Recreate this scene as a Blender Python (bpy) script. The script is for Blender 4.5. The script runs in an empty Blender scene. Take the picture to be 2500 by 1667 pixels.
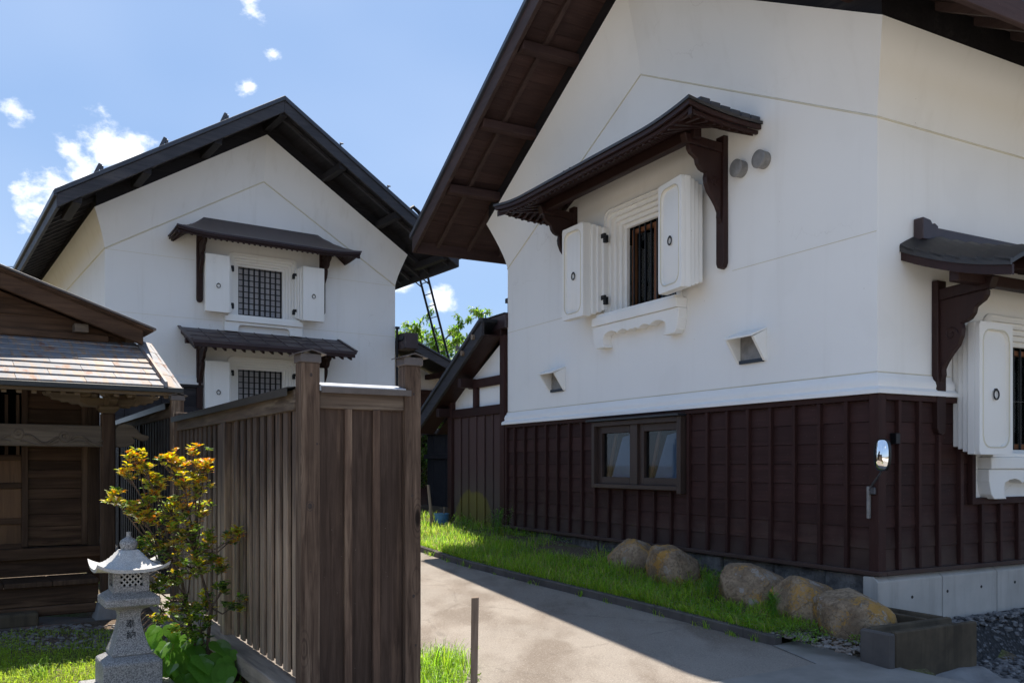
import bpy, bmesh, math, random
from mathutils import Vector, Matrix
from mathutils.geometry import tessellate_polygon
from mathutils import noise as mnoise

R = random.Random(11)
scene = bpy.context.scene
rad = math.radians

# ------------------------------------------------------------------ camera
cam_d = bpy.data.cameras.new('camera')
cam_d.sensor_fit = 'HORIZONTAL'; cam_d.sensor_width = 36.0
cam_d.lens = 2135 / 2500 * 36
cam_d.shift_y = 301.5 / 2500
cam_d.clip_start = 0.05; cam_d.clip_end = 3000
cam = bpy.data.objects.new('camera', cam_d)
cam.location = (0, 0, 1.75); cam.rotation_euler = (rad(90), 0, 0)
scene.collection.objects.link(cam); scene.camera = cam

# ------------------------------------------------------------------ sky, sun, exposure
SUN_DIR = Vector((-0.09, 0.50, 1.0)).normalized()          # towards the sun
SUN_EL = math.asin(SUN_DIR.z); SUN_AZ = math.atan2(SUN_DIR.x, SUN_DIR.y)
sun_d = bpy.data.lights.new('sun', 'SUN'); sun_d.energy = 4.3; sun_d.angle = rad(0.53); sun_d.color = (1.0, 0.93, 0.83)
sun = bpy.data.objects.new('sun', sun_d); scene.collection.objects.link(sun)
sun.rotation_euler = SUN_DIR.to_track_quat('Z', 'Y').to_euler(); sun.location = (0, 0, 30)

scene.view_settings.view_transform = 'Standard'; scene.view_settings.look = 'None'
scene.view_settings.exposure = 1.17; scene.view_settings.gamma = 1.0
scene.view_settings.use_curve_mapping = False
scene.cycles.use_denoising = True; scene.cycles.use_adaptive_sampling = True; scene.cycles.adaptive_threshold = .02
scene.cycles.max_bounces = 7; scene.cycles.diffuse_bounces = 5; scene.cycles.glossy_bounces = 3; scene.cycles.transmission_bounces = 5; scene.cycles.transparent_max_bounces = 6
scene.cycles.sample_clamp_indirect = 6.0

world = bpy.data.worlds.new('World'); scene.world = world; world.use_nodes = True
wt = world.node_tree; wt.nodes.clear()
world.cycles.sampling_method = 'MANUAL'; world.cycles.sample_map_resolution = 512
def wn(t, **kw):
    n = wt.nodes.new(t)
    for k, v in kw.items(): setattr(n, k, v)
    return n
def wmath(op, a, b=None, c=None, clamp=False):
    n = wn('ShaderNodeMath', operation=op); n.use_clamp = clamp
    for i, v in enumerate((a, b, c)):
        if v is None: continue
        if isinstance(v, (int, float)): n.inputs[i].default_value = v
        else: wt.links.new(v, n.inputs[i])
    return n.outputs[0]
sky = wn('ShaderNodeTexSky', sky_type='NISHITA'); sky.sun_disc = False
sky.sun_elevation = SUN_EL; sky.sun_rotation = SUN_AZ; sky.altitude = 100; sky.air_density = 1.0; sky.dust_density = .5; sky.ozone_density = 1.3
tc = wn('ShaderNodeTexCoord')
dirv = tc.outputs['Generated']
# drifting cumulus: soft puffs (direction, angular radius) broken up by fractal noise
puffs = [((-0.3993, 0.8611, 0.3146), .027), ((-0.380, 0.8713, 0.3061), .026), ((-0.4481, 0.8541, 0.264), .028), ((-0.4600, 0.8530, 0.2440), .022),
         ((-0.4193, 0.8608, 0.2883), .021), ((-0.4298, 0.8497, 0.3055), .014), ((-0.4665, 0.8200, 0.3320), .013),
         ((-0.2552, 0.8541, 0.4532), .016), ((-0.2397, 0.8792, 0.4118), .010), ((-0.2685, 0.8846, 0.3812), .009),
         ((-0.1251, 0.9713, 0.2024), .012), ((-0.0780, 0.9795, 0.1858), .014), ((-0.43, -0.83, 0.35), .10), ((0.55, -0.76, 0.33), .10)]
acc = None
for d, r in puffs:
    v = wn('ShaderNodeVectorMath', operation='DISTANCE'); wt.links.new(dirv, v.inputs[0]); v.inputs[1].default_value = Vector(d).normalized()
    g = wmath('SUBTRACT', 1.0, wmath('DIVIDE', v.outputs['Value'], r * 1.75), clamp=True)
    acc = g if acc is None else wmath('MAXIMUM', acc, g)
nz = wn('ShaderNodeTexNoise'); nz.inputs['Scale'].default_value = 26; nz.inputs['Detail'].default_value = 6; nz.inputs['Roughness'].default_value = .62

mp = wn('ShaderNodeMapping'); mp.inputs['Scale'].default_value = (1, 1, 1.5); wt.links.new(dirv, mp.inputs[0]); wt.links.new(mp.outputs[0], nz.inputs['Vector'])
dens = wmath('ADD', acc, wmath('MULTIPLY', wmath('SUBTRACT', nz.outputs['Fac'], .52), 2.3))
mask = wn('ShaderNodeMapRange'); mask.interpolation_type = 'SMOOTHSTEP'
mask.inputs['From Min'].default_value = .32; mask.inputs['From Max'].default_value = 1.05; wt.links.new(dens, mask.inputs['Value'])
has = wn('ShaderNodeMapRange'); has.interpolation_type = 'SMOOTHSTEP'; has.inputs['From Min'].default_value = .02; has.inputs['From Max'].default_value = .3; wt.links.new(acc, has.inputs['Value'])
# faint high haze everywhere
nz2 = wn('ShaderNodeTexNoise'); nz2.inputs['Scale'].default_value = 3.2; nz2.inputs['Detail'].default_value = 2; wt.links.new(mp.outputs[0], nz2.inputs['Vector'])
veil = wmath('MULTIPLY', wmath('SUBTRACT', nz2.outputs['Fac'], .42, clamp=True), .30)
cm = wmath('MAXIMUM', wmath('MULTIPLY', mask.outputs[0], has.outputs[0]), veil, clamp=True)
mixc = wn('ShaderNodeMix', data_type='RGBA'); wt.links.new(cm, mixc.inputs['Factor'])
hz = wn('ShaderNodeMix', data_type='RGBA'); hz.inputs['Factor'].default_value = .62; wt.links.new(sky.outputs[0], hz.inputs['A']); hz.inputs['B'].default_value = (2.75, 4.25, 7.1, 1)   # thin summer haze, even over the whole sky
wt.links.new(hz.outputs['Result'], mixc.inputs['A']); mixc.inputs['B'].default_value = (11.5, 11.6, 11.9, 1)
bg = wn('ShaderNodeBackground'); bg.inputs['Strength'].default_value = 0.060; wt.links.new(mixc.outputs['Result'], bg.inputs['Color'])
wo = wn('ShaderNodeOutputWorld'); wt.links.new(bg.outputs[0], wo.inputs['Surface'])

# ------------------------------------------------------------------ materials
class NT:
    """small helper round a material's node tree"""
    def __init__(s, name):
        s.m = bpy.data.materials.new(name); s.m.use_nodes = True; s.t = s.m.node_tree
        s.t.nodes.clear(); s.out = s.n('ShaderNodeOutputMaterial'); s.b = s.n('ShaderNodeBsdfPrincipled'); s.l(s.b.outputs[0], s.out.inputs['Surface'])
        s.tc = s.n('ShaderNodeTexCoord'); s.oi = s.n('ShaderNodeObjectInfo')
    def n(s, t, **kw):
        n = s.t.nodes.new(t)
        for k, v in kw.items(): setattr(n, k, v)
        return n
    def l(s, a, b): s.t.links.new(a, b)
    def set(s, sock, v):
        if isinstance(v, bpy.types.NodeSocket): s.l(v, sock)
        else: sock.default_value = v
    def math(s, op, a, b=None, clamp=False):
        n = s.n('ShaderNodeMath', operation=op); n.use_clamp = clamp
        s.set(n.inputs[0], a)
        if b is not None: s.set(n.inputs[1], b)
        return n.outputs[0]
    def vec(s, scale=(1, 1, 1), rnd=0.0, rot=(0, 0, 0)):
        mp = s.n('ShaderNodeMapping'); mp.inputs['Scale'].default_value = scale; mp.inputs['Rotation'].default_value = rot
        if rnd:
            c = s.n('ShaderNodeCombineXYZ'); r = s.math('MULTIPLY', s.oi.outputs['Random'], rnd)
            for i in range(3): s.l(r, c.inputs[i])
            ad = s.n('ShaderNodeVectorMath', operation='ADD'); s.l(s.tc.outputs['Object'], ad.inputs[0]); s.l(c.outputs[0], ad.inputs[1]); s.l(ad.outputs[0], mp.inputs[0])
        else: s.l(s.tc.outputs['Object'], mp.inputs[0])
        return mp.outputs[0]
    def noise(s, v, scale=5, detail=5, rough=.55, dist=0.0):
        n = s.n('ShaderNodeTexNoise'); s.l(v, n.inputs['Vector'])
        n.inputs['Scale'].default_value = scale; n.inputs['Detail'].default_value = detail; n.inputs['Roughness'].default_value = rough; n.inputs['Distortion'].default_value = dist
        return n.outputs['Fac']
    def voro(s, v, scale=5, feature='F1'):
        n = s.n('ShaderNodeTexVoronoi', feature=feature); s.l(v, n.inputs['Vector']); n.inputs['Scale'].default_value = scale
        return n.outputs['Distance']
    def ramp(s, f, stops, interp='LINEAR'):
        n = s.n('ShaderNodeValToRGB'); n.color_ramp.interpolation = interp
        while len(n.color_ramp.elements) < len(stops): n.color_ramp.elements.new(0.5)
        for e, (p, c) in zip(n.color_ramp.elements, stops):
            e.position = p; e.color = (c, c, c, 1) if isinstance(c, (int, float)) else (*c[:3], 1)
        s.l(f, n.inputs[0]); return n.outputs[0]
    def mr(s, f, a, b, c=0.0, d=1.0):
        n = s.n('ShaderNodeMapRange'); n.interpolation_type = 'SMOOTHSTEP'; s.l(f, n.inputs['Value'])
        for k, v in zip(('From Min', 'From Max', 'To Min', 'To Max'), (a, b, c, d)): n.inputs[k].default_value = v
        return n.outputs[0]
    def mix(s, f, a, b, mode='MIX'):
        n = s.n('ShaderNodeMix', data_type='RGBA', blend_type=mode)
        s.set(n.inputs['Factor'], f)
        for k, v in (('A', a), ('B', b)):
            if isinstance(v, tuple): v = (*v[:3], 1)
            s.set(n.inputs[k], v)
        return n.outputs['Result']
    def vary(s, col, amt=.25):
        """per-object brightness variation"""
        h = s.n('ShaderNodeHueSaturation'); s.l(col, h.inputs['Color'])
        s.l(s.math('ADD', s.math('MULTIPLY', s.oi.outputs['Random'], amt * 2), 1 - amt), h.inputs['Value'])
        return h.outputs[0]
    def sep(s, out='Object'):
        n = s.n('ShaderNodeSeparateXYZ'); s.l(s.tc.outputs[out], n.inputs[0]); return n.outputs
    def col(s, c): s.set(s.b.inputs['Base Color'], (*c[:3], 1) if isinstance(c, tuple) else c)
    def rough(s, r): s.set(s.b.inputs['Roughness'], r)
    def bump(s, h, st=.3, dist=.01):
        n = s.n('ShaderNodeBump'); n.inputs['Strength'].default_value = st; n.inputs['Distance'].default_value = dist
        s.l(h, n.inputs['Height']); s.l(n.outputs[0], s.b.inputs['Normal'])
    def spec(s, v): s.b.inputs['Specular IOR Level'].default_value = v

M = {}
def wood(key, c0, c1, axis='z', fine=1.0, rough=.72, bump=.35, vary=.18, pale=None, pale_lo=.62, spec=.3, dust=0.0, knots=False, splash=False):
    t = NT(key)
    sc = {'x': (1.1, 16, 16), 'y': (16, 1.1, 16), 'z': (16, 16, 1.1)}[axis]
    sc = tuple(v * fine for v in sc)
    v = t.vec(sc, rnd=37.0)
    g = t.noise(v, 1.6, 8, .62, .6)
    v2 = t.vec(tuple(x * .25 for x in sc), rnd=23.0)
    g2 = t.noise(v2, 1.5, 4, .5)
    c = t.mix(t.ramp(g, [(.3, 0.0), (.7, 1.0)]), c0, c1)
    if pale:
        c = t.mix(t.math('MULTIPLY', t.mr(g2, pale_lo - .1, pale_lo + .16), t.mr(g, .38, .6)), c, pale)
    c = t.mix(t.mr(t.noise(t.vec((1.3, 1.3, 1.3), 5.0), 1.3, 4), .35, .7, .0, .35), c, tuple(x * .55 for x in c0))
    h = g
    if knots:
        ks = {'x': (2.2, 7, 7), 'y': (7, 2.2, 7), 'z': (7, 7, 2.2)}[axis]
        kd = t.voro(t.vec(ks, rnd=11.0), 1.0)
        c = t.mix(t.mr(kd, .20, .08), c, tuple(x * .32 for x in c0))
        ring = t.math('SINE', t.math('MULTIPLY', kd, 70.0))
        c = t.mix(t.math('MULTIPLY', t.mr(kd, .45, .15, 0, .55), t.mr(ring, .1, .9)), c, tuple(x * .5 for x in c0))
    if dust:
        dv = t.voro(t.vec((1, 1, 1), 9.0), 21)
        c = t.mix(t.mr(dv, .055, .03, 0, dust), c, (.42, .38, .34))
    if splash:      # mud splashed up from the ground
        c = t.mix(t.math('MULTIPLY', t.mr(t.math('ADD', t.sep()[2], t.math('MULTIPLY', t.math('SUBTRACT', t.noise(t.vec((1, 1, 1)), 3, 5), .5), 1.2)), 1.25, .6), .4), c, (.10, .075, .06))
    t.col(t.vary(c, vary)); t.rough(t.mix(g2, (rough - .08,) * 3, (rough + .12,) * 3)); t.bump(h, bump, .006); t.spec(spec)
    M[key] = t.m
DB0, DB1 = (.034, .0155, .0135), (.052, .0235, .0205)
wood('stained_boards', DB0, DB1, 'x', .9, .6, .4, .17, pale=(.085, .036, .029), pale_lo=.66, spec=.15, dust=.55, splash=True)
wood('stained_boards_y', DB0, DB1, 'y', .9, .6, .4, .17, pale=(.085, .036, .029), pale_lo=.66, spec=.15, dust=.55, splash=True)
wood('stained_upright', (.034, .015, .013), (.052, .023, .020), 'z', .9, .58, .3, .15, spec=.15, dust=.4)
wood('bracket_wood', (.022, .0085, .007), (.034, .0135, .0115), 'z', .8, .5, .2, .1)
wood('bracket_wood_x', (.022, .009, .0075), (.034, .014, .012), 'x', .8, .5, .2, .12)
wood('eave_wood', (.038, .020, .018), (.066, .036, .032), 'y', .7, .7, .3, .2, dust=.5)
wood('eave_wood_x', (.042, .025, .022), (.076, .046, .040), 'x', .7, .65, .3, .15, dust=.4)
wood('black_boards', (.012, .011, .014), (.028, .024, .027), 'x', .9, .65, .3, .25, pale=(.05, .045, .045))
wood('black_boards_y', (.012, .011, .014), (.03, .026, .028), 'y', .9, .65, .3, .2)
wood('black_barge', (.030, .031, .038), (.066, .063, .070), 'x', .6, .6, .3, .1, pale=(.09, .08, .08), pale_lo=.64)
wood('fence_front', (.036, .0225, .0165), (.090, .060, .045), 'z', 1.3, .75, .5, .14, pale=(.19, .12, .08), pale_lo=.66, spec=.15, dust=.35)
wood('fence_post', (.048, .030, .021), (.170, .115, .082), 'z', 1.5, .78, .6, .10, pale=(.32, .24, .17), pale_lo=.60, spec=.15, knots=True)
wood('fence_strip', (.062, .038, .027), (.15, .096, .068), 'z', 1.4, .78, .6, .12, pale=(.30, .21, .145), pale_lo=.56, spec=.15)
wood('fence_rail', (.05, .034, .025), (.13, .093, .066), 'x', 1.0, .8, .4, .12, pale=(.24, .19, .14))
wood('fence_rail_y', (.045, .032, .024), (.12, .088, .063), 'y', 1.0, .8, .4, .12, pale=(.26, .21, .16))
wood('sill_beam', (.15, .12, .095), (.34, .28, .22), 'y', 1.0, .85, .5, .1, pale=(.33, .29, .24), knots=True)
wood('shrine_wood', (.036, .020, .0125), (.098, .056, .033), 'x', .8, .72, .45, .2, pale=(.17, .10, .06), spec=.15)
wood('shrine_wood_z', (.038, .022, .0145), (.10, .062, .040), 'z', .8, .75, .45, .15, pale=(.18, .115, .075), spec=.15)
wood('shrine_panel', (.085, .042, .019), (.16, .082, .037), 'z', .6, .6, .3, .2, pale=(.19, .115, .06))
wood('shrine_carved', (.085, .063, .046), (.19, .145, .105), 'x', .7, .78, .35, .08, pale=(.18, .15, .12))
wood('shrine_beam_pale', (.10, .068, .04), (.18, .125, .075), 'x', .7, .75, .35, .12)
wood('stake_wood', (.17, .12, .085), (.30, .23, .17), 'z', 1.6, .85, .4, .1, pale=(.40, .33, .26))
wood('reddish_window_wood', (.16, .06, .025), (.27, .11, .045), 'z', .8, .5, .2, .08)
wood('window_brown', (.048, .031, .025), (.062, .041, .033), 'z', .6, .45, .05, .05)

# weathered side boards of the fence: old stain kept near the sheltered top, bleached lower down
t = NT('fence_side')
v = t.vec((20, 20, 1.0), 31.0); g = t.noise(v, 1.7, 8, .65, .5); big = t.noise(t.vec((5, 5, .8), 13.0), 1.6, 4)
wet = t.math('ADD', t.sep()[2], t.math('MULTIPLY', t.math('SUBTRACT', big, .5), 1.5))
worn = t.mix(t.ramp(g, [(.28, 0.0), (.72, 1.0)]), (.085, .060, .042), (.40, .295, .205))
dark = t.mix(t.ramp(g, [(.3, 0.0), (.7, 1.0)]), (.020, .0125, .009), (.10, .064, .043))
c = t.mix(t.mr(wet, 1.0, 1.95), worn, dark)
c = t.mix(t.math('MULTIPLY', t.mr(big, .58, .72), .6), c, (.04, .032, .025))
t.col(t.vary(c, .22)); t.rough(.85); t.bump(g, .55, .008); M['fence_side'] = t.m

def plaster(key, base, warm, stain):
    t = NT(key)
    v = t.vec((1, 1, 1)); big = t.noise(v, .55, 5, .55); fine = t.noise(v, 38, 4, .6)
    st = t.noise(t.vec((3.0, 3.0, .22)), 1.4, 6, .62)
    c = t.mix(t.mr(big, .3, .7), base, warm)
    c = t.mix(t.math('MULTIPLY', t.mr(st, .52, .76), stain), c, (.52, .485, .42))
    wv = t.n('ShaderNodeVectorMath', operation='ADD'); t.l(v, wv.inputs[0]); nv = t.n('ShaderNodeTexNoise'); nv.inputs['Scale'].default_value = 1.7; nv.inputs['Detail'].default_value = 5; t.l(v, nv.inputs['Vector']); t.l(nv.outputs['Color'], wv.inputs[1])
    ck = t.voro(wv.outputs[0], .55, 'DISTANCE_TO_EDGE')
    c = t.mix(t.math('MULTIPLY', t.mr(ck, .0045, .0015), t.mr(big, .50, .64, 0, .22)), c, (.45, .42, .38))
    pt = t.noise(v, 1.1, 3, .4); c = t.mix(t.mr(pt, .58, .63, 0, .07), c, (.66, .64, .60))
    sp = t.voro(t.vec((1, 1, 1)), 3.3)
    c = t.mix(t.mr(sp, .022, .012, 0, .5), c, (.22, .18, .14))
    t.col(c); t.rough(.82); t.bump(t.math('ADD', t.math('MULTIPLY', fine, .35), t.math('MULTIPLY', t.noise(v, 2.2, 3), 1.0)), .12, .012); t.spec(.25)
    M[key] = t.m
plaster('plaster', (.845, .83, .80), (.815, .80, .77), .11)
plaster('plaster_old', (.82, .81, .79), (.785, .775, .755), .22)
plaster('plaster_trim', (.85, .83, .79), (.82, .80, .755), .16)
plaster('plaster_bead', (.70, .66, .54), (.62, .57, .45), .4)
plaster('plaster_lean', (.74, .69, .64), (.70, .65, .60), .3)

def plain(key, c, rough=.6, metal=0.0, var=.1, nscale=6, bump=.1, spec=.5, c2=None):
    t = NT(key); v = t.vec((1, 1, 1), 7.0); n = t.noise(v, nscale, 6, .6)
    t.col(t.mix(t.mr(n, .3, .7), c, c2 or tuple(x * (1 - var * 2) for x in c))); t.rough(rough); t.b.inputs['Metallic'].default_value = metal
    t.bump(n, bump, .01); t.spec(spec); M[key] = t.m
plain('roof_metal', (.022, .024, .03), .42, 0, .2, 4, .06)
plain('roof_metal_edge', (.045, .050, .066), .38, 0, .15, 5, .05)
plain('canopy_metal', (.040, .036, .034), .5, 0, .25, 7, .12, c2=(.024, .022, .022))
plain('canopy_metal_blue', (.035, .042, .062), .4, 0, .2, 7, .08)
plain('brown_sheet', (.034, .020, .022), .42, 0, .25, 5, .08, c2=(.048, .030, .033))
plain('cap_metal', (.085, .068, .062), .38, 0, .15, 9, .05)
plain('cap_metal_dark', (.016, .016, .014), .4, 0, .25, 9, .08)
plain('cap_zinc', (.44, .46, .50), .35, .55, .1, 9, .05)
plain('iron', (.012, .012, .014), .45, .3, .2, 20, .1)
plain('iron_grey', (.10, .10, .11), .45, .6, .2, 20, .1)
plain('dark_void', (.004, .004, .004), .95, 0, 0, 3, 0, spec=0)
plain('vent_grey', (.27, .26, .25), .5, .2, .15, 12, .05)
plain('paper_screen', (.42, .40, .40), .8, 0, .15, 8, .08, c2=(.34, .33, .34))
plain('blue_plastic', (.10, .26, .42), .45, 0, .05, 5, .02)
plain('white_paint', (.70, .69, .66), .5, 0, .1, 8, .05)
plain('lead_dark', (.02, .03, .045), .5, 0, .1, 8, .05)
plain('wire_dark', (.05, .05, .055), .6, 0, .1, 8, 0)
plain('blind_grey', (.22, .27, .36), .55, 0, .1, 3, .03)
plain('inner_glass', (.20, .25, .32), .06, .7, .05, 3, 0, spec=.8)
plain('ink', (.006, .006, .007), .6, 0, 0, 3, 0)
plain('pole_concrete', (.13, .125, .12), .8, 0, .15, 5, .1)

t = NT('window_glass'); t.t.nodes.remove(t.b); tp = t.n('ShaderNodeBsdfTransparent'); tp.inputs['Color'].default_value = (.72, .78, .82, 1); gl = t.n('ShaderNodeBsdfGlossy'); gl.inputs['Roughness'].default_value = .03
lw = t.n('ShaderNodeLayerWeight'); lw.inputs['Blend'].default_value = .5; fr = t.n('ShaderNodeMath', operation='MULTIPLY_ADD'); t.l(t.math('POWER', lw.outputs['Facing'], 4.0), fr.inputs[0]); fr.inputs[1].default_value = .6; fr.inputs[2].default_value = .03; ms = t.n('ShaderNodeMixShader'); t.l(fr.outputs[0], ms.inputs[0]); t.l(tp.outputs[0], ms.inputs[1]); t.l(gl.outputs[0], ms.inputs[2]); t.l(ms.outputs[0], t.out.inputs['Surface']); M['glass'] = t.m
t = NT('mirror'); t.b.inputs['Metallic'].default_value = 1; t.col((.92, .93, .93)); t.rough(.015); M['mirror'] = t.m

# granite
t = NT('granite'); v = t.vec((1, 1, 1), 3.0)
a = t.noise(v, 120, 4, .75); b = t.voro(v, 105); d = t.noise(v, 9, 4)
c = t.mix(t.ramp(a, [(.40, 0.0), (.58, 1.0)]), (.10, .10, .102), (.36, .352, .34))
c = t.mix(t.mr(t.noise(t.vec((4, 4, .8), 3.0), 2.2, 6, .6), .5, .72, 0, .45), c, (.10, .098, .085))
c = t.mix(t.mr(b, .28, .16, 0, .6), c, (.06, .06, .064)); c = t.mix(t.mr(d, .55, .75, 0, .25), c, (.26, .25, .22))
t.col(c); t.rough(.6); t.bump(a, .15, .003); M['granite'] = t.m
# paler granite, for the lantern roof and lattice
t = NT('granite_pale'); v = t.vec((1, 1, 1), 3.0)
a = t.noise(v, 190, 3, .7); d = t.noise(v, 12, 5)
c = t.mix(t.ramp(a, [(.34, 0.0), (.62, 1.0)]), (.24, .24, .24), (.58, .57, .55)); c = t.mix(t.mr(d, .52, .72, 0, .35), c, (.22, .21, .19))
t.col(c); t.rough(.65); t.bump(a, .2, .003); M['granite_pale'] = t.m
# boulder with orange lichen
def rock(key, seed, lich):
    t = NT(key); v = t.vec((1, 1, 1), 9.0)
    a = t.noise(v, 3.2, 9, .62); f = t.noise(v, 30, 6, .65); cr = t.voro(v, 7, 'DISTANCE_TO_EDGE')
    c = t.mix(t.mr(a, .35, .65), (.20, .14, .09), (.36, .265, .175)); c = t.mix(t.mr(f, .44, .62, 0, .65), c, (.13, .09, .06))
    li = t.noise(t.vec((1, 1, 1), 17.0 + seed), 2.1, 7, .6, .4)
    lf = t.math('ADD', li, t.math('MULTIPLY', t.math('SUBTRACT', t.noise(v, 45, 5, .7), .5), .45))
    c = t.mix(t.math('MULTIPLY', t.mr(lf, lich, lich + .06), .8), c, t.mix(f, (.32, .15, .022), (.50, .29, .075)))
    g = t.noise(t.vec((1, 1, 1), 29.0), 5, 6)
    c = t.mix(t.mr(t.math('ADD', g, t.math('MULTIPLY', t.math('SUBTRACT', f, .5), .5)), .60, .66, 0, .6), c, (.36, .34, .31))
    t.col(c); t.rough(.9); t.spec(.15)
    t.bump(t.math('ADD', t.math('MULTIPLY', f, .6), t.math('MULTIPLY', t.mr(cr, 0, .04), .25)), .8, .03); M[key] = t.m
rock('rock_brown', 0, .54); rock('rock_lichen', 3, .46)
# foundation stone
t = NT('foundation_stone'); v = t.vec((1, 1, 1), 9.0); a = t.noise(v, 5, 9, .7); f = t.noise(v, 26, 5, .6)
c = t.mix(t.mr(a, .35, .65), (.07, .064, .062), (.19, .175, .165)); c = t.mix(t.mr(f, .6, .75, 0, .4), c, (.42, .40, .37))
t.col(t.vary(c, .2)); t.rough(.95); t.bump(t.math('ADD', a, f), .9, .03); M['foundation_stone'] = t.m
# concretes
def concrete(key, c0, c1, dirt, dcol, fs=22):
    t = NT(key); v = t.vec((1, 1, 1)); a = t.noise(v, 2.2, 8, .6); f = t.noise(v, 120, 3, .6); s = t.noise(t.vec((5, 5, .5)), 1.5, 6, .6)
    c = t.mix(t.mr(a, .3, .7), c0, c1); c = t.mix(t.math('MULTIPLY', t.mr(s, .45, .75), dirt), c, dcol); c = t.mix(t.mr(f, .6, .75, 0, .25), c, tuple(x * .5 for x in c0))
    t.col(c); t.rough(.88); t.bump(t.math('ADD', t.math('MULTIPLY', a, .5), t.math('MULTIPLY', f, .4)), .3, .008); t.spec(.2); M[key] = t.m
concrete('concrete_new', (.47, .44, .40), (.40, .375, .34), .4, (.24, .22, .195))
concrete('concrete_mossy', (.125, .095, .062), (.065, .05, .034), .75, (.03, .024, .017))
concrete('concrete_grey', (.27, .26, .25), (.19, .18, .175), .4, (.09, .085, .08))
concrete('kerb_concrete', (.13, .115, .105), (.085, .075, .07), .5, (.05, .045, .04))
concrete('apron_concrete', (.27, .25, .225), (.20, .185, .165), .2, (.15, .135, .12))
concrete('bounce_paving', (.50, .475, .43), (.44, .415, .375), .2, (.33, .30, .27))
concrete('shrine_base', (.13, .11, .095), (.085, .07, .06), .5, (.20, .075, .03))
# road: worn pale asphalt
t = NT('road_asphalt'); v = t.vec((1, 1, 1)); a = t.noise(v, .9, 6, .6); f = t.noise(v, 75, 5, .75); g = t.voro(v, 60); m2 = t.noise(t.vec((.5, .22, 1), 0, (0, 0, .5)), 2.3, 6, .55)
c = t.mix(t.mr(a, .3, .7), (.262, .230, .196), (.222, .195, .167)); c = t.mix(t.mr(m2, .47, .62, 0, .85), c, (.145, .117, .094)); c = t.mix(t.mr(t.noise(t.vec((.9, .5, 1), 0, (0, 0, .45)), 1.4, 7, .6), .5, .66, 0, .5), c, (.20, .165, .135))
ck = t.voro(v, .42, 'DISTANCE_TO_EDGE'); ck2 = t.noise(v, 6, 5)
c = t.mix(t.math('MULTIPLY', t.mr(t.math('ADD', ck, t.math('MULTIPLY', t.math('SUBTRACT', ck2, .5), .05)), .006, .002), .25), c, (.08, .066, .055))
c = t.mix(t.mr(f, .52, .66, 0, .6), c, (.38, .335, .285)); c = t.mix(t.mr(f, .47, .34, 0, .6), c, (.12, .10, .083)); c = t.mix(t.mr(g, .13, .06, 0, .6), c, (.43, .40, .36)); c = t.mix(t.mr(t.voro(v, 9), .06, .03, 0, .8), c, (.06, .05, .042))
t.col(c); t.rough(.9); t.bump(t.math('ADD', f, t.math('MULTIPLY', g, .5)), .45, .006); t.spec(.2); M['road'] = t.m
# soil / gravel / moss
t = NT('garden_soil'); v = t.vec((1, 1, 1)); a = t.noise(v, 1.1, 7, .6); f = t.noise(v, 34, 6, .65); p = t.voro(v, 30)
c = t.mix(t.mr(f, .35, .65), (.075, .052, .036), (.17, .13, .095)); c = t.mix(t.mr(p, .32, .12, 0, .5), c, (.24, .20, .165))
c = t.mix(t.mr(a, .5, .60, 0, .75), c, t.mix(f, (.05, .085, .012), (.14, .18, .03)))
t.col(c); t.rough(.95); t.bump(t.math('ADD', f, p), .7, .02); t.spec(.1); M['soil'] = t.m
t = NT('gravel_stone'); v = t.vec((1, 1, 1), 50); f = t.noise(v, 20, 5)
t.col(t.mix(t.mr(t.noise(t.vec((1, 1, 1)), 14, 2), .35, .65), (.07, .068, .070), (.22, .21, .205))); t.rough(.85); t.bump(f, .3, .004); M['gravel'] = t.m
t = NT('gravel_bed'); v = t.vec((1, 1, 1)); p = t.voro(v, 24); f = t.noise(v, 40, 4)
t.col(t.mix(t.mr(p, 0, .5), t.mix(f, (.16, .15, .15), (.09, .088, .09)), (.025, .024, .024))); t.rough(.9); t.bump(t.math('SUBTRACT', 1.0, p), 1.0, .03); M['gravel_bed'] = t.m
# rusty sheet-metal shingles on the shrine
t = NT('rusty_sheet'); v = t.vec((1, 1, 1), 13.0); a = t.noise(t.vec((4, 1.2, 1.2), 13.0), 2.0, 8, .62); b = t.noise(v, 7, 7, .6); k = t.noise(t.vec((14, 1.4, 1.4), 13.0), 1.2, 5, .55)
c = t.mix(t.mr(b, .35, .65), (.15, .155, .17), (.21, .21, .22)); c = t.mix(t.mr(k, .47, .62, 0, .8), c, (.27, .175, .11)); c = t.mix(t.mr(a, .55, .65, 0, .9), c, (.19, .07, .03))
t.col(t.vary(c, .12)); t.rough(.6); t.spec(.3); t.bump(b, .25, .004); M['rusty_sheet'] = t.m

t = NT('rubble_stone'); v = t.vec((1, 1, 1)); f = t.noise(v, 60, 3); f2 = t.noise(v, 9, 3)
t.col(t.mix(t.mr(f2, .35, .65), t.mix(f, (.13, .095, .075), (.26, .21, .17)), t.mix(f, (.16, .15, .14), (.30, .28, .26)))); t.rough(.9); M['rubble'] = t.m

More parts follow.
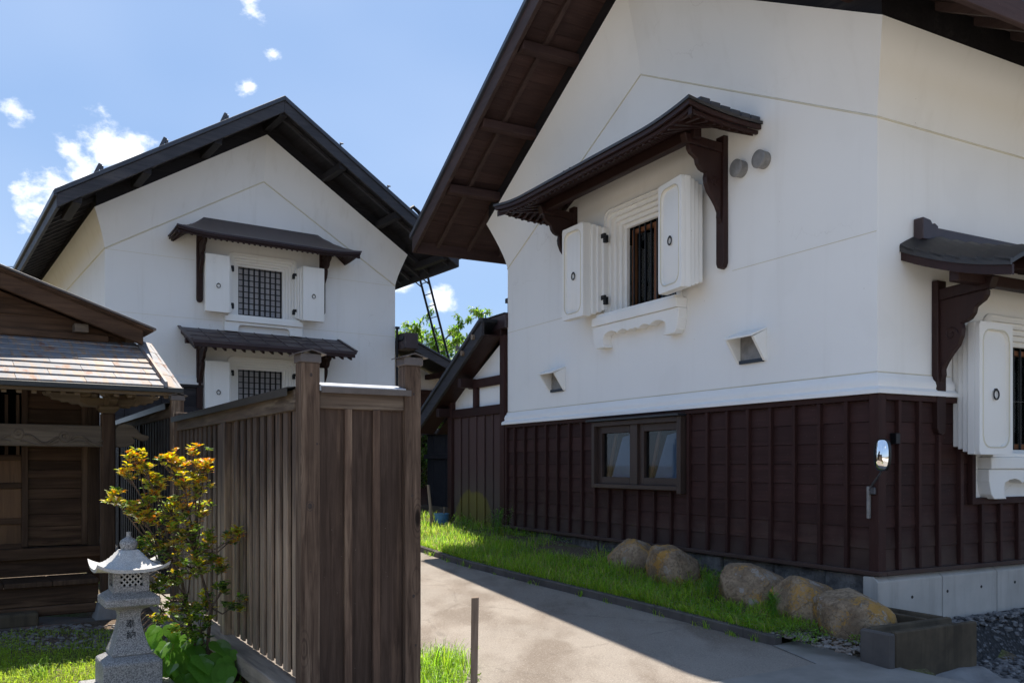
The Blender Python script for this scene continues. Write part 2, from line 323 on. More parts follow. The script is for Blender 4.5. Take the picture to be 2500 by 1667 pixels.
def leafmat(key, use_attr=True, c=(.06, .12, .02), tr=.45, gloss=.35, var=.3, sheen=.5):
    t = NT(key); t.t.nodes.remove(t.b)
    if use_attr:
        at = t.n('ShaderNodeAttribute'); at.attribute_name = 'leafcol'; colr = at.outputs['Color']
    else:
        rgb = t.n('ShaderNodeRGB'); rgb.outputs[0].default_value = (*c, 1); colr = t.vary(rgb.outputs[0], var)
        n = t.noise(t.vec((1, 1, 1), 5), 16, 4); colr = t.mix(t.mr(n, .3, .7, 0, .4), colr, tuple(x * .6 for x in c))
    di = t.n('ShaderNodeBsdfDiffuse'); tl = t.n('ShaderNodeBsdfTranslucent'); gl = t.n('ShaderNodeBsdfGlossy'); gl.inputs['Roughness'].default_value = gloss; gl.inputs['Color'].default_value = (.8, .8, .8, 1)
    t.l(colr, di.inputs['Color'])
    h = t.n('ShaderNodeHueSaturation'); h.inputs['Value'].default_value = 2.1; h.inputs['Saturation'].default_value = 1.08; t.l(colr, h.inputs['Color']); t.l(h.outputs[0], tl.inputs['Color'])
    m1 = t.n('ShaderNodeMixShader'); m1.inputs[0].default_value = tr; t.l(di.outputs[0], m1.inputs[1]); t.l(tl.outputs[0], m1.inputs[2])
    lw = t.n('ShaderNodeLayerWeight'); lw.inputs['Blend'].default_value = .22; fr = t.n('ShaderNodeMath', operation='MULTIPLY'); fr.inputs[1].default_value = sheen; t.l(lw.outputs['Fresnel'], fr.inputs[0])
    m2 = t.n('ShaderNodeMixShader'); t.l(fr.outputs[0], m2.inputs[0]); t.l(m1.outputs[0], m2.inputs[1]); t.l(gl.outputs[0], m2.inputs[2]); t.l(m2.outputs[0], t.out.inputs['Surface'])
    M[key] = t.m
leafmat('leaves', tr=.58, sheen=.6); leafmat('grass', tr=.55, gloss=.55, sheen=.08); leafmat('big_leaf', False, (.12, .26, .035), .5, .5, .25, sheen=.25)
plain('knot_wood', (.045, .027, .019), .7, 0, .3, 60, .4)
plain('bark', (.10, .075, .055), .9, 0, .3, 18, .5); plain('bark_red', (.13, .085, .06), .8, 0, .3, 25, .3)

# ------------------------------------------------------------------ mesh helpers
def link(o): scene.collection.objects.link(o); return o
def tag(o, label=None, cat=None, group=None, kind=None):
    for k, v in (('label', label), ('category', cat), ('group', group), ('kind', kind)):
        if v: o[k] = v
    return o
def thing(name, label, cat, loc=(0, 0, 0), deg=0.0, group=None):
    o = link(bpy.data.objects.new(name, None)); o.location = loc; o.rotation_euler = (0, 0, rad(deg)); o.empty_display_size = .2
    return tag(o, label, cat, group)

class MB:
    def __init__(s, tf=None): s.v = []; s.f = []; s.tf = tf
    def add(s, vs, fs):
        b = len(s.v); s.v += [tuple(s.tf(*p)) if s.tf else tuple(p) for p in vs]; s.f += [tuple(b + i for i in f) for f in fs]; return s
    def hexa(s, p): return s.add(p, [(0, 1, 2, 3), (7, 6, 5, 4), (0, 4, 5, 1), (1, 5, 6, 2), (2, 6, 7, 3), (3, 7, 4, 0)])
    def box(s, x0, x1, y0, y1, z0, z1):
        return s.hexa([(x0, y0, z0), (x1, y0, z0), (x1, y1, z0), (x0, y1, z0), (x0, y0, z1), (x1, y0, z1), (x1, y1, z1), (x0, y1, z1)])
    def prism(s, poly, fn, d0, d1):
        n = len(poly); vs = [fn(a, b, d0) for a, b in poly] + [fn(a, b, d1) for a, b in poly]
        return s.add(vs, [tuple(range(n)), tuple(range(2 * n - 1, n - 1, -1))] + [(i, (i + 1) % n, n + (i + 1) % n, n + i) for i in range(n)])
    def tube(s, pts, r, n=8, cap=True):
        pts = [Vector(p) for p in pts]; k = len(pts); rs = r if isinstance(r, (list, tuple)) else [r] * k; vs = []; up = None
        for i, p in enumerate(pts):
            d = (pts[min(i + 1, k - 1)] - pts[max(i - 1, 0)]).normalized()
            if up is None: up = d.orthogonal().normalized()
            up = (up - d * up.dot(d)); up = up.normalized() if up.length > 1e-6 else d.orthogonal().normalized()
            w = d.cross(up)
            for j in range(n):
                a = 2 * math.pi * j / n; vs.append(p + (up * math.cos(a) + w * math.sin(a)) * rs[i])
        fs = [(i * n + j, i * n + (j + 1) % n, (i + 1) * n + (j + 1) % n, (i + 1) * n + j) for i in range(k - 1) for j in range(n)]
        if cap: fs += [tuple(range(n - 1, -1, -1)), tuple((k - 1) * n + j for j in range(n))]
        return s.add(vs, fs)
    def loop_tube(s, pts, r, n=6):
        pts = [Vector(p) for p in pts]; k = len(pts); nrm = Vector((0, 0, 0))
        c = sum(pts, Vector()) / k
        for i in range(k): nrm += (pts[i] - c).cross(pts[(i + 1) % k] - c)
        nrm.normalize(); vs = []
        for i, p in enumerate(pts):
            d = (pts[(i + 1) % k] - pts[i - 1]).normalized(); w = d.cross(nrm)
            for j in range(n):
                a = 2 * math.pi * j / n; vs.append(p + (nrm * math.cos(a) + w * math.sin(a)) * r)
        return s.add(vs, [(i * n + j, i * n + (j + 1) % n, ((i + 1) % k) * n + (j + 1) % n, ((i + 1) % k) * n + j) for i in range(k) for j in range(n)])
    def lathe(s, prof, c=(0, 0), n=20):
        vs = []
        for r, z in prof:
            for j in range(n):
                a = 2 * math.pi * j / n; vs.append((c[0] + r * math.cos(a), c[1] + r * math.sin(a), z))
        k = len(prof)
        return s.add(vs, [(i * n + j, i * n + (j + 1) % n, (i + 1) * n + (j + 1) % n, (i + 1) * n + j) for i in range(k - 1) for j in range(n)] + [tuple(range(n - 1, -1, -1)), tuple((k - 1) * n + j for j in range(n))])
    def sqloft(s, prof, c=(0, 0)):
        """stack of square sections: (half width, z)"""
        vs = []
        for r, z in prof: vs += [(c[0] - r, c[1] - r, z), (c[0] + r, c[1] - r, z), (c[0] + r, c[1] + r, z), (c[0] - r, c[1] + r, z)]
        k = len(prof)
        return s.add(vs, [(i * 4 + j, i * 4 + (j + 1) % 4, (i + 1) * 4 + (j + 1) % 4, (i + 1) * 4 + j) for i in range(k - 1) for j in range(4)] + [(3, 2, 1, 0), tuple((k - 1) * 4 + j for j in range(4))])
    def sheet(s, rows):
        m = len(rows[0]); vs = [p for r in rows for p in r]
        return s.add(vs, [(i * m + j, i * m + j + 1, (i + 1) * m + j + 1, (i + 1) * m + j) for i in range(len(rows) - 1) for j in range(m - 1)])
    def slab(s, rows, off):
        """closed slab from a sheet of points and an offset vector"""
        m = len(rows[0]); n = len(rows); vs = [tuple(p) for r in rows for p in r]; vs2 = [(p[0] + off[0], p[1] + off[1], p[2] + off[2]) for p in vs]; N = len(vs)
        fs = []
        for i in range(n - 1):
            for j in range(m - 1):
                q = (i * m + j, i * m + j + 1, (i + 1) * m + j + 1, (i + 1) * m + j); fs.append(q); fs.append(tuple(N + k for k in reversed(q)))
        edge = [(0, j) for j in range(m)] + [(i, m - 1) for i in range(1, n)] + [(n - 1, j) for j in range(m - 2, -1, -1)] + [(i, 0) for i in range(n - 2, 0, -1)]
        e = [i * m + j for i, j in edge]
        for a, b in zip(e, e[1:] + e[:1]): fs.append((a, b, N + b, N + a))
        return s.add(vs + vs2, fs)
    def build(s, name, mat, parent=None, smooth=False, bevel=0.0, seg=1, normals=True, at=None):
        me = bpy.data.meshes.new(name); me.from_pydata(s.v, [], s.f); me.validate()
        bm = bmesh.new(); bm.from_mesh(me)
        if normals: bmesh.ops.recalc_face_normals(bm, faces=bm.faces)
        if bevel:
            es = [e for e in bm.edges if len(e.link_faces) == 2 and e.calc_face_angle(0) > .5]
            bmesh.ops.bevel(bm, geom=es, offset=bevel, segments=seg, affect='EDGES', clamp_overlap=True, profile=.6)
        bm.to_mesh(me); bm.free()
        if smooth:
            me.polygons.foreach_set('use_smooth', [True] * len(me.polygons))
            if smooth != 'all': me.set_sharp_from_angle(angle=rad(38))
        me.materials.append(M[mat] if isinstance(mat, str) else mat)
        o = link(bpy.data.objects.new(name, me))
        if parent: o.parent = parent
        if at: o.location = at
        return o
def dup(o, loc=None, rotz=None, parent='same', scale=None):
    c = o.copy(); link(c)
    if parent != 'same': c.parent = parent
    if loc: c.location = loc
    if rotz is not None: c.rotation_euler = (0, 0, rotz)
    if scale: c.scale = scale
    return c
def poly_sheet(mb, outer, holes, fn):
    loops = [[Vector((a, b, 0)) for a, b in outer]] + [[Vector((a, b, 0)) for a, b in h] for h in holes]
    tris = tessellate_polygon(loops); flat = [p for lp in loops for p in lp]
    mb.add([fn(p.x, p.y) for p in flat], tris); return mb
def lerp(a, b, t): return a + (b - a) * t
def sm(t): t = max(0.0, min(1.0, t)); return t * t * (3 - 2 * t)
# ------------------------------------------------------------------ terrain
AO = (3.635, 8.7); AT = rad(-61.2); AX = (math.cos(AT), math.sin(AT)); AY = (-math.sin(AT), math.cos(AT))
def toA(X, Y): dx, dy = X - AO[0], Y - AO[1]; return dx * AX[0] + dy * AX[1], dx * AY[0] + dy * AY[1]
def fromA(x, y): return AO[0] + x * AX[0] + y * AY[0], AO[1] + x * AX[1] + y * AY[1]
def gz(X, Y):
    b = -.236 + .04 * max(5.0, min(16.5, Y))
    ax, ay = toA(X, Y)
    return b - .34 * sm((ax - .25) / .25) * sm((ay + .75) / .3) - .34 * sm((ax - 1.15) / .3) * sm((ay + 1.5) / .5)
def frange(a, b, n): return [a + (b - a) * i / (n - 1) for i in range(n)]
xs = [-1500, -400, -120, -40] + frange(-16, 14, 121) + [40, 120, 400, 1500]; ys = [-400, -60, -15] + frange(-3, 27, 121) + [45, 120, 500, 2000]
g = MB().sheet([[(x, y, gz(x, y) + (.012 * mnoise.noise((x * 1.7, y * 1.7, 0)) if abs(x) < 15 and -3 < y < 26 else 0)) for x in xs] for y in ys])
tag(g.build('ground', 'soil', smooth='all', normals=False), kind='structure')

KERB = [(-3.6, 18.0), (-2.55, 16.15), (-1.41, 14.02), (-.77, 12.79), (.26, 11.21), (1.16, 9.9), (1.86, 8.84), (2.40, 7.97)]
def kerb_pt(t):
    k = t * (len(KERB) - 1); i = min(int(k), len(KERB) - 2); f = k - i
    P = [KERB[max(i - 1, 0)], KERB[i], KERB[i + 1], KERB[min(i + 2, len(KERB) - 1)]]
    def cr(a, b, c, d): return .5 * (2 * b + (c - a) * f + (2 * a - 5 * b + 4 * c - d) * f * f + (3 * b - a - 3 * c + d) * f ** 3)
    return cr(*[p[0] for p in P]), cr(*[p[1] for p in P])
KN = 60
kp = [kerb_pt(i / KN) for i in range(KN + 1)]
# driveway: from the camera up the slope between fence and kerb
rows = []
def road_right(Y):
    if Y <= 7.97: return 2.40 + (7.97 - Y) * .35
    for (x0, y0), (x1, y1) in zip(kp, kp[1:]):
        if y1 <= Y <= y0: return lerp(x0, x1, (y0 - Y) / (y0 - y1)) + .01
    return kp[0][0]
for Y in frange(-2.0, 18.5, 83):
    l = -4.2 if Y < 4.2 else max(-1.25 - .6 * max(0, Y - 5.0), -5.6) + (.55 if Y < 7.4 else .55 - .5 * min(1, (Y - 7.4)))
    if Y < 4.2: l = -1.0 - (4.2 - Y) * .4
    r = road_right(Y); rows.append([(lerp(l, r, u), Y, gz(lerp(l, r, u), Y) + .018) for u in frange(0, 1, 25)])
tag(MB().sheet(rows).build('driveway', 'road', smooth='all', normals=False), kind='structure')
# pale paving added behind and beside the viewpoint to bounce sun onto walls
lot = [(-30, -34), (34, -34), (34, 2.0), (9.0, 2.0), (4.45, 2.0), (4.45, -.9), (-2.1, -.9), (-2.1, 2.2), (-30, 2.2)]
m = MB(); poly_sheet(m, lot, [], lambda x, y: (x, y, -.036 + .03)); tag(m.build('bounce_forecourt', 'bounce_paving'), kind='structure')
# concrete apron at the near right corner
ap = [(2.38, 7.97), (2.66, 8.16), (2.98, 7.60), (3.12, 7.42), (3.25, 7.15), (3.7, 6.6), (4.4, 5.2), (4.4, -1.0), (-2.0, -1.0), (-2.0, 4.88), (2.56, 7.35)]
m = MB(); poly_sheet(m, ap, [], lambda x, y: (x, y, -.236 + .04 * max(5, y) + .026))
bmx = m.build('apron', 'apron_concrete'); tag(bmx, kind='structure')
m = MB().slab([[(2.56, 7.35, .086), (2.40, 7.95, .11)], [(2.585, 7.36, .086), (2.425, 7.96, .11)]], (0, 0, -.1)); tag(m.build('apron_edge', 'concrete_grey', bevel=.006), kind='structure')

# kerb blocks
kerb = tag(link(bpy.data.objects.new('kerb', None)), kind='structure')
nb = 14
for b in range(nb):
    i0, i1 = round(b * KN / nb), round((b + 1) * KN / nb)
    m = MB(); vs = []
    seg = kp[i0:i1 + 1]
    for k, (x, y) in enumerate(seg):
        j = min(max(i0 + k, 1), KN - 1); d = Vector((kp[j + 1][0] - kp[j - 1][0], kp[j + 1][1] - kp[j - 1][1])).normalized(); n = Vector((-d.y, d.x))
        if n.x < 0: n = -n
        z = gz(x, y); e = .004 if k == 0 else (-.004 if k == len(seg) - 1 else 0)
        x += d.x * e; y += d.y * e
        top = z + .105
        vs.append([(x, y, z - .08), (x, y, top - .01), (x + n.x * .012, y + n.y * .012, top), (x + n.x * .09, y + n.y * .09, top), (x + n.x * .09, y + n.y * .09, z - .08)])
    k = len(vs)
    m.add([p for r in vs for p in r], [(i * 5 + j, i * 5 + (j + 1) % 5, (i + 1) * 5 + (j + 1) % 5, (i + 1) * 5 + j) for i in range(k - 1) for j in range(5)] + [(4, 3, 2, 1, 0), tuple((k - 1) * 5 + j for j in range(5))])
    m.build('kerb_block', 'kerb_concrete', kerb)

# planted strip between kerb and storehouse
def verge_pt(s, t):
    x, y = kerb_pt(s); ax, ay = toA(x, y)
    wx, wy = fromA(min(ax + .25, .12), .05)
    X, Y = lerp(x + .05, wx, t), lerp(y + .03, wy, t)
    return X, Y, gz(min(X, 3.3), Y) * (1) + .085 + .13 * sm(t * 1.2) + .025 * mnoise.noise((X * 2.1, Y * 2.1, 3)) * min(1, t * 6)
tag(MB().sheet([[verge_pt(s, t) for t in frange(0, 1, 22)] for s in frange(0, .995, 90)]).build('verge', 'soil', smooth='all', normals=False), kind='structure')

# ------------------------------------------------------------------ parts shared by the storehouses
def rounded_outline(hw, zb, zt, r, n=5):
    pts = [(-hw, zb), (hw, zb)]
    if r <= 0: return pts + [(hw, zt)] * (n + 1) + [(-hw, zt)] * (n + 1)
    for i in range(n + 1): a = math.pi / 2 * i / n; pts.append((hw - r + r * math.cos(a), zt - r + r * math.sin(a)))
    for i in range(n + 1): a = math.pi / 2 + math.pi / 2 * i / n; pts.append((-hw + r + r * math.cos(a), zt - r + r * math.sin(a)))
    return pts
def ring_faces(m, o0, b0, o1, b1):
    n = len(o0); m.add([(a, b0, z) for a, z in o0] + [(a, b1, z) for a, z in o1], [(i, (i + 1) % n, n + (i + 1) % n, n + i) for i in range(n)])

def panel_outline(hw, hh, c, n=4):
    """long panel with scooped shoulders"""
    pts = []
    for sx, sz in ((1, -1), (1, 1), (-1, 1), (-1, -1)):
        cor = []
        for i in range(n + 1):
            a = math.pi / 2 * i / n; cor.append((sx * (hw - c + c * math.sin(a) * .95), sz * (hh - c * .9 + c * .9 * math.cos(a))))
        cor = [(sx * (hw - c), sz * hh)] + cor + [(sx * hw, sz * (hh - c))] if n else cor
        pts += cor if (sx * sz) < 0 else cor[::-1]
    return pts

def shutter(win, tf, side, zc, moulded, ang=0.0, hz=.68):
    """thick plaster shutter, stepped edges, opened back against the wall; hinge at a = side*.80"""
    h0 = .78
    ca, sa = math.cos(ang), math.sin(ang)
    def lt(a, b, z):                                   # swing about the hinge
        da, db = a - h0, b - .05
        return tf(side * (h0 + da * ca - db * sa), .05 + da * sa + db * ca, z)
    m = MB(lt); w0, w1 = h0 + .0, h0 + .69
    f0, f1 = .31, .35
    for (a0, a1, b0, b1, dz) in ((w0 + .125, w1, .225, f0, 0), (w0 + .085, w1 - .025, .155, .225, .028), (w0 + .045, w1 - .05, .085, .155, .056), (w0, w1 - .075, .012, .085, .084)):
        m.box(a0, a1, b0, b1, zc - hz + dz, zc + hz - dz * .8)
    sh = m.build('shutter', 'plaster_trim', win, bevel=.007)
    a0, a1 = w0 + .125, w1; ac = (a0 + a1) / 2; hw = (a1 - a0) / 2
    m = MB(lt)
    if moulded:
        o = panel_outline(hw - .055, hz - .07, .12)
        n = len(o); rect = []
        for (a, z) in o:
            s_ = min(hw / max(abs(a), 1e-6), hz / max(abs(z), 1e-6)); rect.append((a * s_, z * s_))
        f = f0 + .05
        P = lambda l, b: [(ac + a, b, zc + z) for a, z in l]
        inn = [(a * .94, z * .978) for a, z in o]; inn2 = [(a * .86, z * .95) for a, z in o]
        vs = P(rect, f0 + .001) + P(rect, f) + P(o, f) + P(inn, f - .034) + P(inn2, f - .028); R5 = range(n)
        fs = [(k * n + i, k * n + (i + 1) % n, (k + 1) * n + (i + 1) % n, (k + 1) * n + i) for k in range(4) for i in R5] + [tuple(4 * n + i for i in R5)]
        m.add(vs, fs)
        m.build('shutter_panel', 'plaster_trim', win, smooth=True, normals=True)
        q = MB(lt); q.loop_tube([(ac + a * .985, f + .001, zc + z * .993) for a, z in o], .008, 6); q.build('panel_bead', 'plaster_bead', win, smooth=True)
        fz = f - .028
    else:
        m.box(a0 + .004, a1 - .004, f0 + .001, f0 + .02, zc - hz + .004, zc + hz - .004); m.build('shutter_panel', 'plaster_trim', win, bevel=.006); fz = f0 + .02
    # ring pull and boss
    rc = (ac - .01, fz, zc - .03)
    m = MB(lt); m.loop_tube([(rc[0] + .043 * math.cos(i * math.pi / 8), rc[1] + .022, rc[2] - .03 + .05 * math.sin(i * math.pi / 8)) for i in range(16)], .0085, 6); m.tube([(rc[0], rc[1] - .005, rc[2] + .02), (rc[0], rc[1] + .028, rc[2] + .02)], .014, 8)
    m.build('ring_pull', 'iron', win, smooth=True)
    m = MB(lt); m.tube([(rc[0], rc[1] - .002, rc[2] - .02), (rc[0], rc[1] + .006, rc[2] - .02)], [.062, .052], 14); m.build('ring_boss', 'plaster_trim', win, smooth=True)
    # strap hinges
    for hzc in (zc + hz * .66, zc - hz * .66):
        m = MB(tf); m.box(side * (h0 + .02), side * (h0 - .05), .03, .085, hzc - .07, hzc + .04); m.box(side * (h0 - .04), side * (h0 + .07), .06, .10, hzc, hzc + .065); m.build('hinge', 'iron', win, bevel=.004)

def kura_window(parent, tf, zc, kind, moulded, angs=(0, 0), name='shuttered_window'):
    """deep stepped plaster frame with opened shutters, grille or bars, and a carved sill"""
    zb, zt = zc - .575, zc + .575
    m = MB(tf)
    lv = [(.84, .05, .30, .12), (.795, .012, .245, .10), (.735, -.04, .19, .06), (.675, -.09, .135, .04), (.615, -.14, .08, .02), (.555, -.19, .025, 0)]
    outs = [rounded_outline(hw, zb - .06 * (hw > .6) * (hw - .55) / .29 - .01, zt + up, r) for hw, b, up, r in lv]
    oo = [(a * 1.035, z + (.02 if z > zc else -.0)) for a, z in outs[0]]
    ring_faces(m, oo, -.01, oo, .022); ring_faces(m, oo, .022, outs[0], .032); ring_faces(m, outs[0], .032, outs[0], lv[0][1] - .03)
    for k in range(len(lv) - 1):
        ring_faces(m, outs[k], lv[k][1] - .03, outs[k + 1], lv[k][1] - .03); ring_faces(m, outs[k + 1], lv[k][1] - .03, outs[k + 1], lv[k + 1][1] - .03)
    win = m.build(name, 'plaster_trim', parent, smooth=True)
    b = lv[-1][1] - .03
    if kind == 'bars':
        m = MB(tf); hw = .54
        for (a0, a1, z0, z1) in ((-hw, -hw + .06, zb, zt), (hw - .06, hw, zb, zt), (-hw + .06, hw - .06, zt - .06, zt), (-hw + .06, hw - .06, zb, zb + .06), (-.03, .03, zb + .06, zt - .06)): m.box(a0, a1, b - .10, b - .03, z0, z1)
        m.build('sash', 'reddish_window_wood', win, bevel=.004)
        for i in range(8):
            a = -hw + .075 + i * (2 * hw - .15) / 7; q = MB(tf); q.tube([(a, b - .01, zb - .02), (a, b - .01, zt + .02)], .013, 8); q.build('iron_bar', 'iron', win, smooth=True)
        m = MB(tf); m.box(-hw, hw, b - .075, b - .069, zb, zt); m.build('pane', 'glass', win)
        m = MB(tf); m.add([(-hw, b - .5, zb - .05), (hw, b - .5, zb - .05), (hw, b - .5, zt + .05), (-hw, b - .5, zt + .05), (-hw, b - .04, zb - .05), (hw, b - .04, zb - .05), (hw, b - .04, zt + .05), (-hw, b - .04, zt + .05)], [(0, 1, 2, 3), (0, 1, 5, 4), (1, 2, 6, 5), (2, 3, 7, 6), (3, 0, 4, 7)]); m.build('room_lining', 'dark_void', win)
    else:
        m = MB(tf); m.box(-.56, .56, b - .06, b - .05, zb - .03, zt + .05); m.build('paper_pane', 'paper_screen', win)
        n = 8
        for i in range(n + 1):
            a = -.54 + i * 1.08 / n; q = MB(tf); q.box(a - .014, a + .014, b - .045, b - .01, zb - .02, zt + .03); q.build('lattice_bar', 'iron', win)
        for i in range(9):
            z = zb + .02 + i * (zt - zb - .02) / 8; q = MB(tf); q.box(-.55, .55, b - .055, b - .030, z - .010, z + .010); q.build('lattice_bar', 'iron', win)
        q = MB(tf); q.box(-.02, .02, b - .048, b - .006, zb, zt); q.build('lattice_bar', 'iron', win)
    for sd, an in zip((-1, 1), angs): shutter(win, tf, sd, zc + .03, moulded, an)
    # sill
    m = MB(tf); m.box(-.97, .97, .0, .17, zb - .225, zb - .10); m.box(-.90, .90, -.12, .14, zb - .10, zb - .055); m.build('sill', 'plaster_trim', win, bevel=.012, seg=2)
    if moulded:
        cut = [(.66, -.52)]
        for i in range(7): a = math.pi / 2 * i / 6; cut.append((.66 + .06 - .08 * math.sin(a) + .0, -.52 + .06 + .11 * math.sin(a)))
        wav = [(.60, -.345), (.50, -.335), (.42, -.355), (.37, -.385), (.33, -.36), (.24, -.345), (.17, -.36), (.13, -.39), (.07, -.365), (0, -.375)]
        half = [(.66, -.55), (.70, -.50), (.71, -.44), (.69, -.38)] + wav
        poly = [(.97, -.228), (.97, -.36), (.95, -.43), (.93, -.50), (.88, -.55)] + half + [(-a, z) for a, z in half[::-1]] + [(-.88, -.55), (-.93, -.50), (-.95, -.43), (-.97, -.36), (-.97, -.228)]
        m = MB(tf); m.prism([(a, zb + z) for a, z in poly], lambda a, z, d: (a, d, z), .0, .145); m.build('sill_apron', 'plaster_trim', win, bevel=.006)
    else:
        m = MB(tf); o = rounded_outline(.97, zb - .46, zb - .228, 0); i_ = [(a * .66, lerp(zb - .46, z, .62) if z > zb - .4 else zb - .459) for a, z in rounded_outline(.97, zb - .46, zb - .228, .1)]
        m.prism([(-.97, zb - .228), (.97, zb - .228), (.97, zb - .46), (.64, zb - .46), (.64, zb - .36), (.60, zb - .31), (.54, zb - .295), (-.54, zb - .295), (-.60, zb - .31), (-.64, zb - .36), (-.64, zb - .46), (-.97, zb - .46)], lambda a, z, d: (a, d, z), .0, .12)
        m.build('sill_apron', 'plaster_trim', win, bevel=.006)
    return win

def bracket(can, tf, a, zc, mat, thin=False):
    """wall post, arm and scalloped board carrying a canopy"""
    sg = 1 if a > 0 else -1
    m = MB(tf); w = .07
    m.prism([(a - w, zc + 1.13), (a - w, zc - .40), (a - w * .7, zc - .45), (a, zc - .47), (a + w * .7, zc - .45), (a + w, zc - .40), (a + w, zc + 1.13)], lambda p, z, d: (p, d, z), .002, .075); m.build('bracket_post', mat, can, bevel=.006)
    m = MB(tf); m.hexa([(a - .05, .07, zc + .92), (a + .05, .07, zc + .92), (a + .05, .62, zc + .96), (a - .05, .62, zc + .96), (a - .05, .07, zc + 1.04), (a + .05, .07, zc + 1.04), (a + .05, .66, zc + 1.07), (a - .05, .66, zc + 1.07)]); m.build('bracket_arm', mat, can, bevel=.008)
    pr = [(.07, .92), (.58, .95), (.575, .90), (.545, .855), (.50, .83), (.455, .80), (.44, .74), (.40, .69), (.35, .665), (.305, .66), (.32, .60), (.31, .53), (.27, .44), (.20, .36), (.14, .28), (.105, .21), (.11, .15), (.09, .10), (.07, .07)]
    if thin: pr = [(b * .62 + .02, z) for b, z in pr]
    m = MB(tf); m.prism([(b, zc + z) for b, z in pr], lambda b, z, d: (a + d, b, z), -.035, .035); m.build('bracket_board', mat, can, bevel=.006)
    if not thin:
        m = MB(tf)
        for sd in (-1, 1):
            sp = [(.20 + (.075 - .0030 * i) * math.cos(i * .38), zc + .56 + (.075 - .0030 * i) * math.sin(i * .38)) for i in range(22)]
            m.tube([(a + sd * .036, b, z) for b, z in sp], .009, 5)
        m.build('carved_scroll', mat, can, smooth=True)

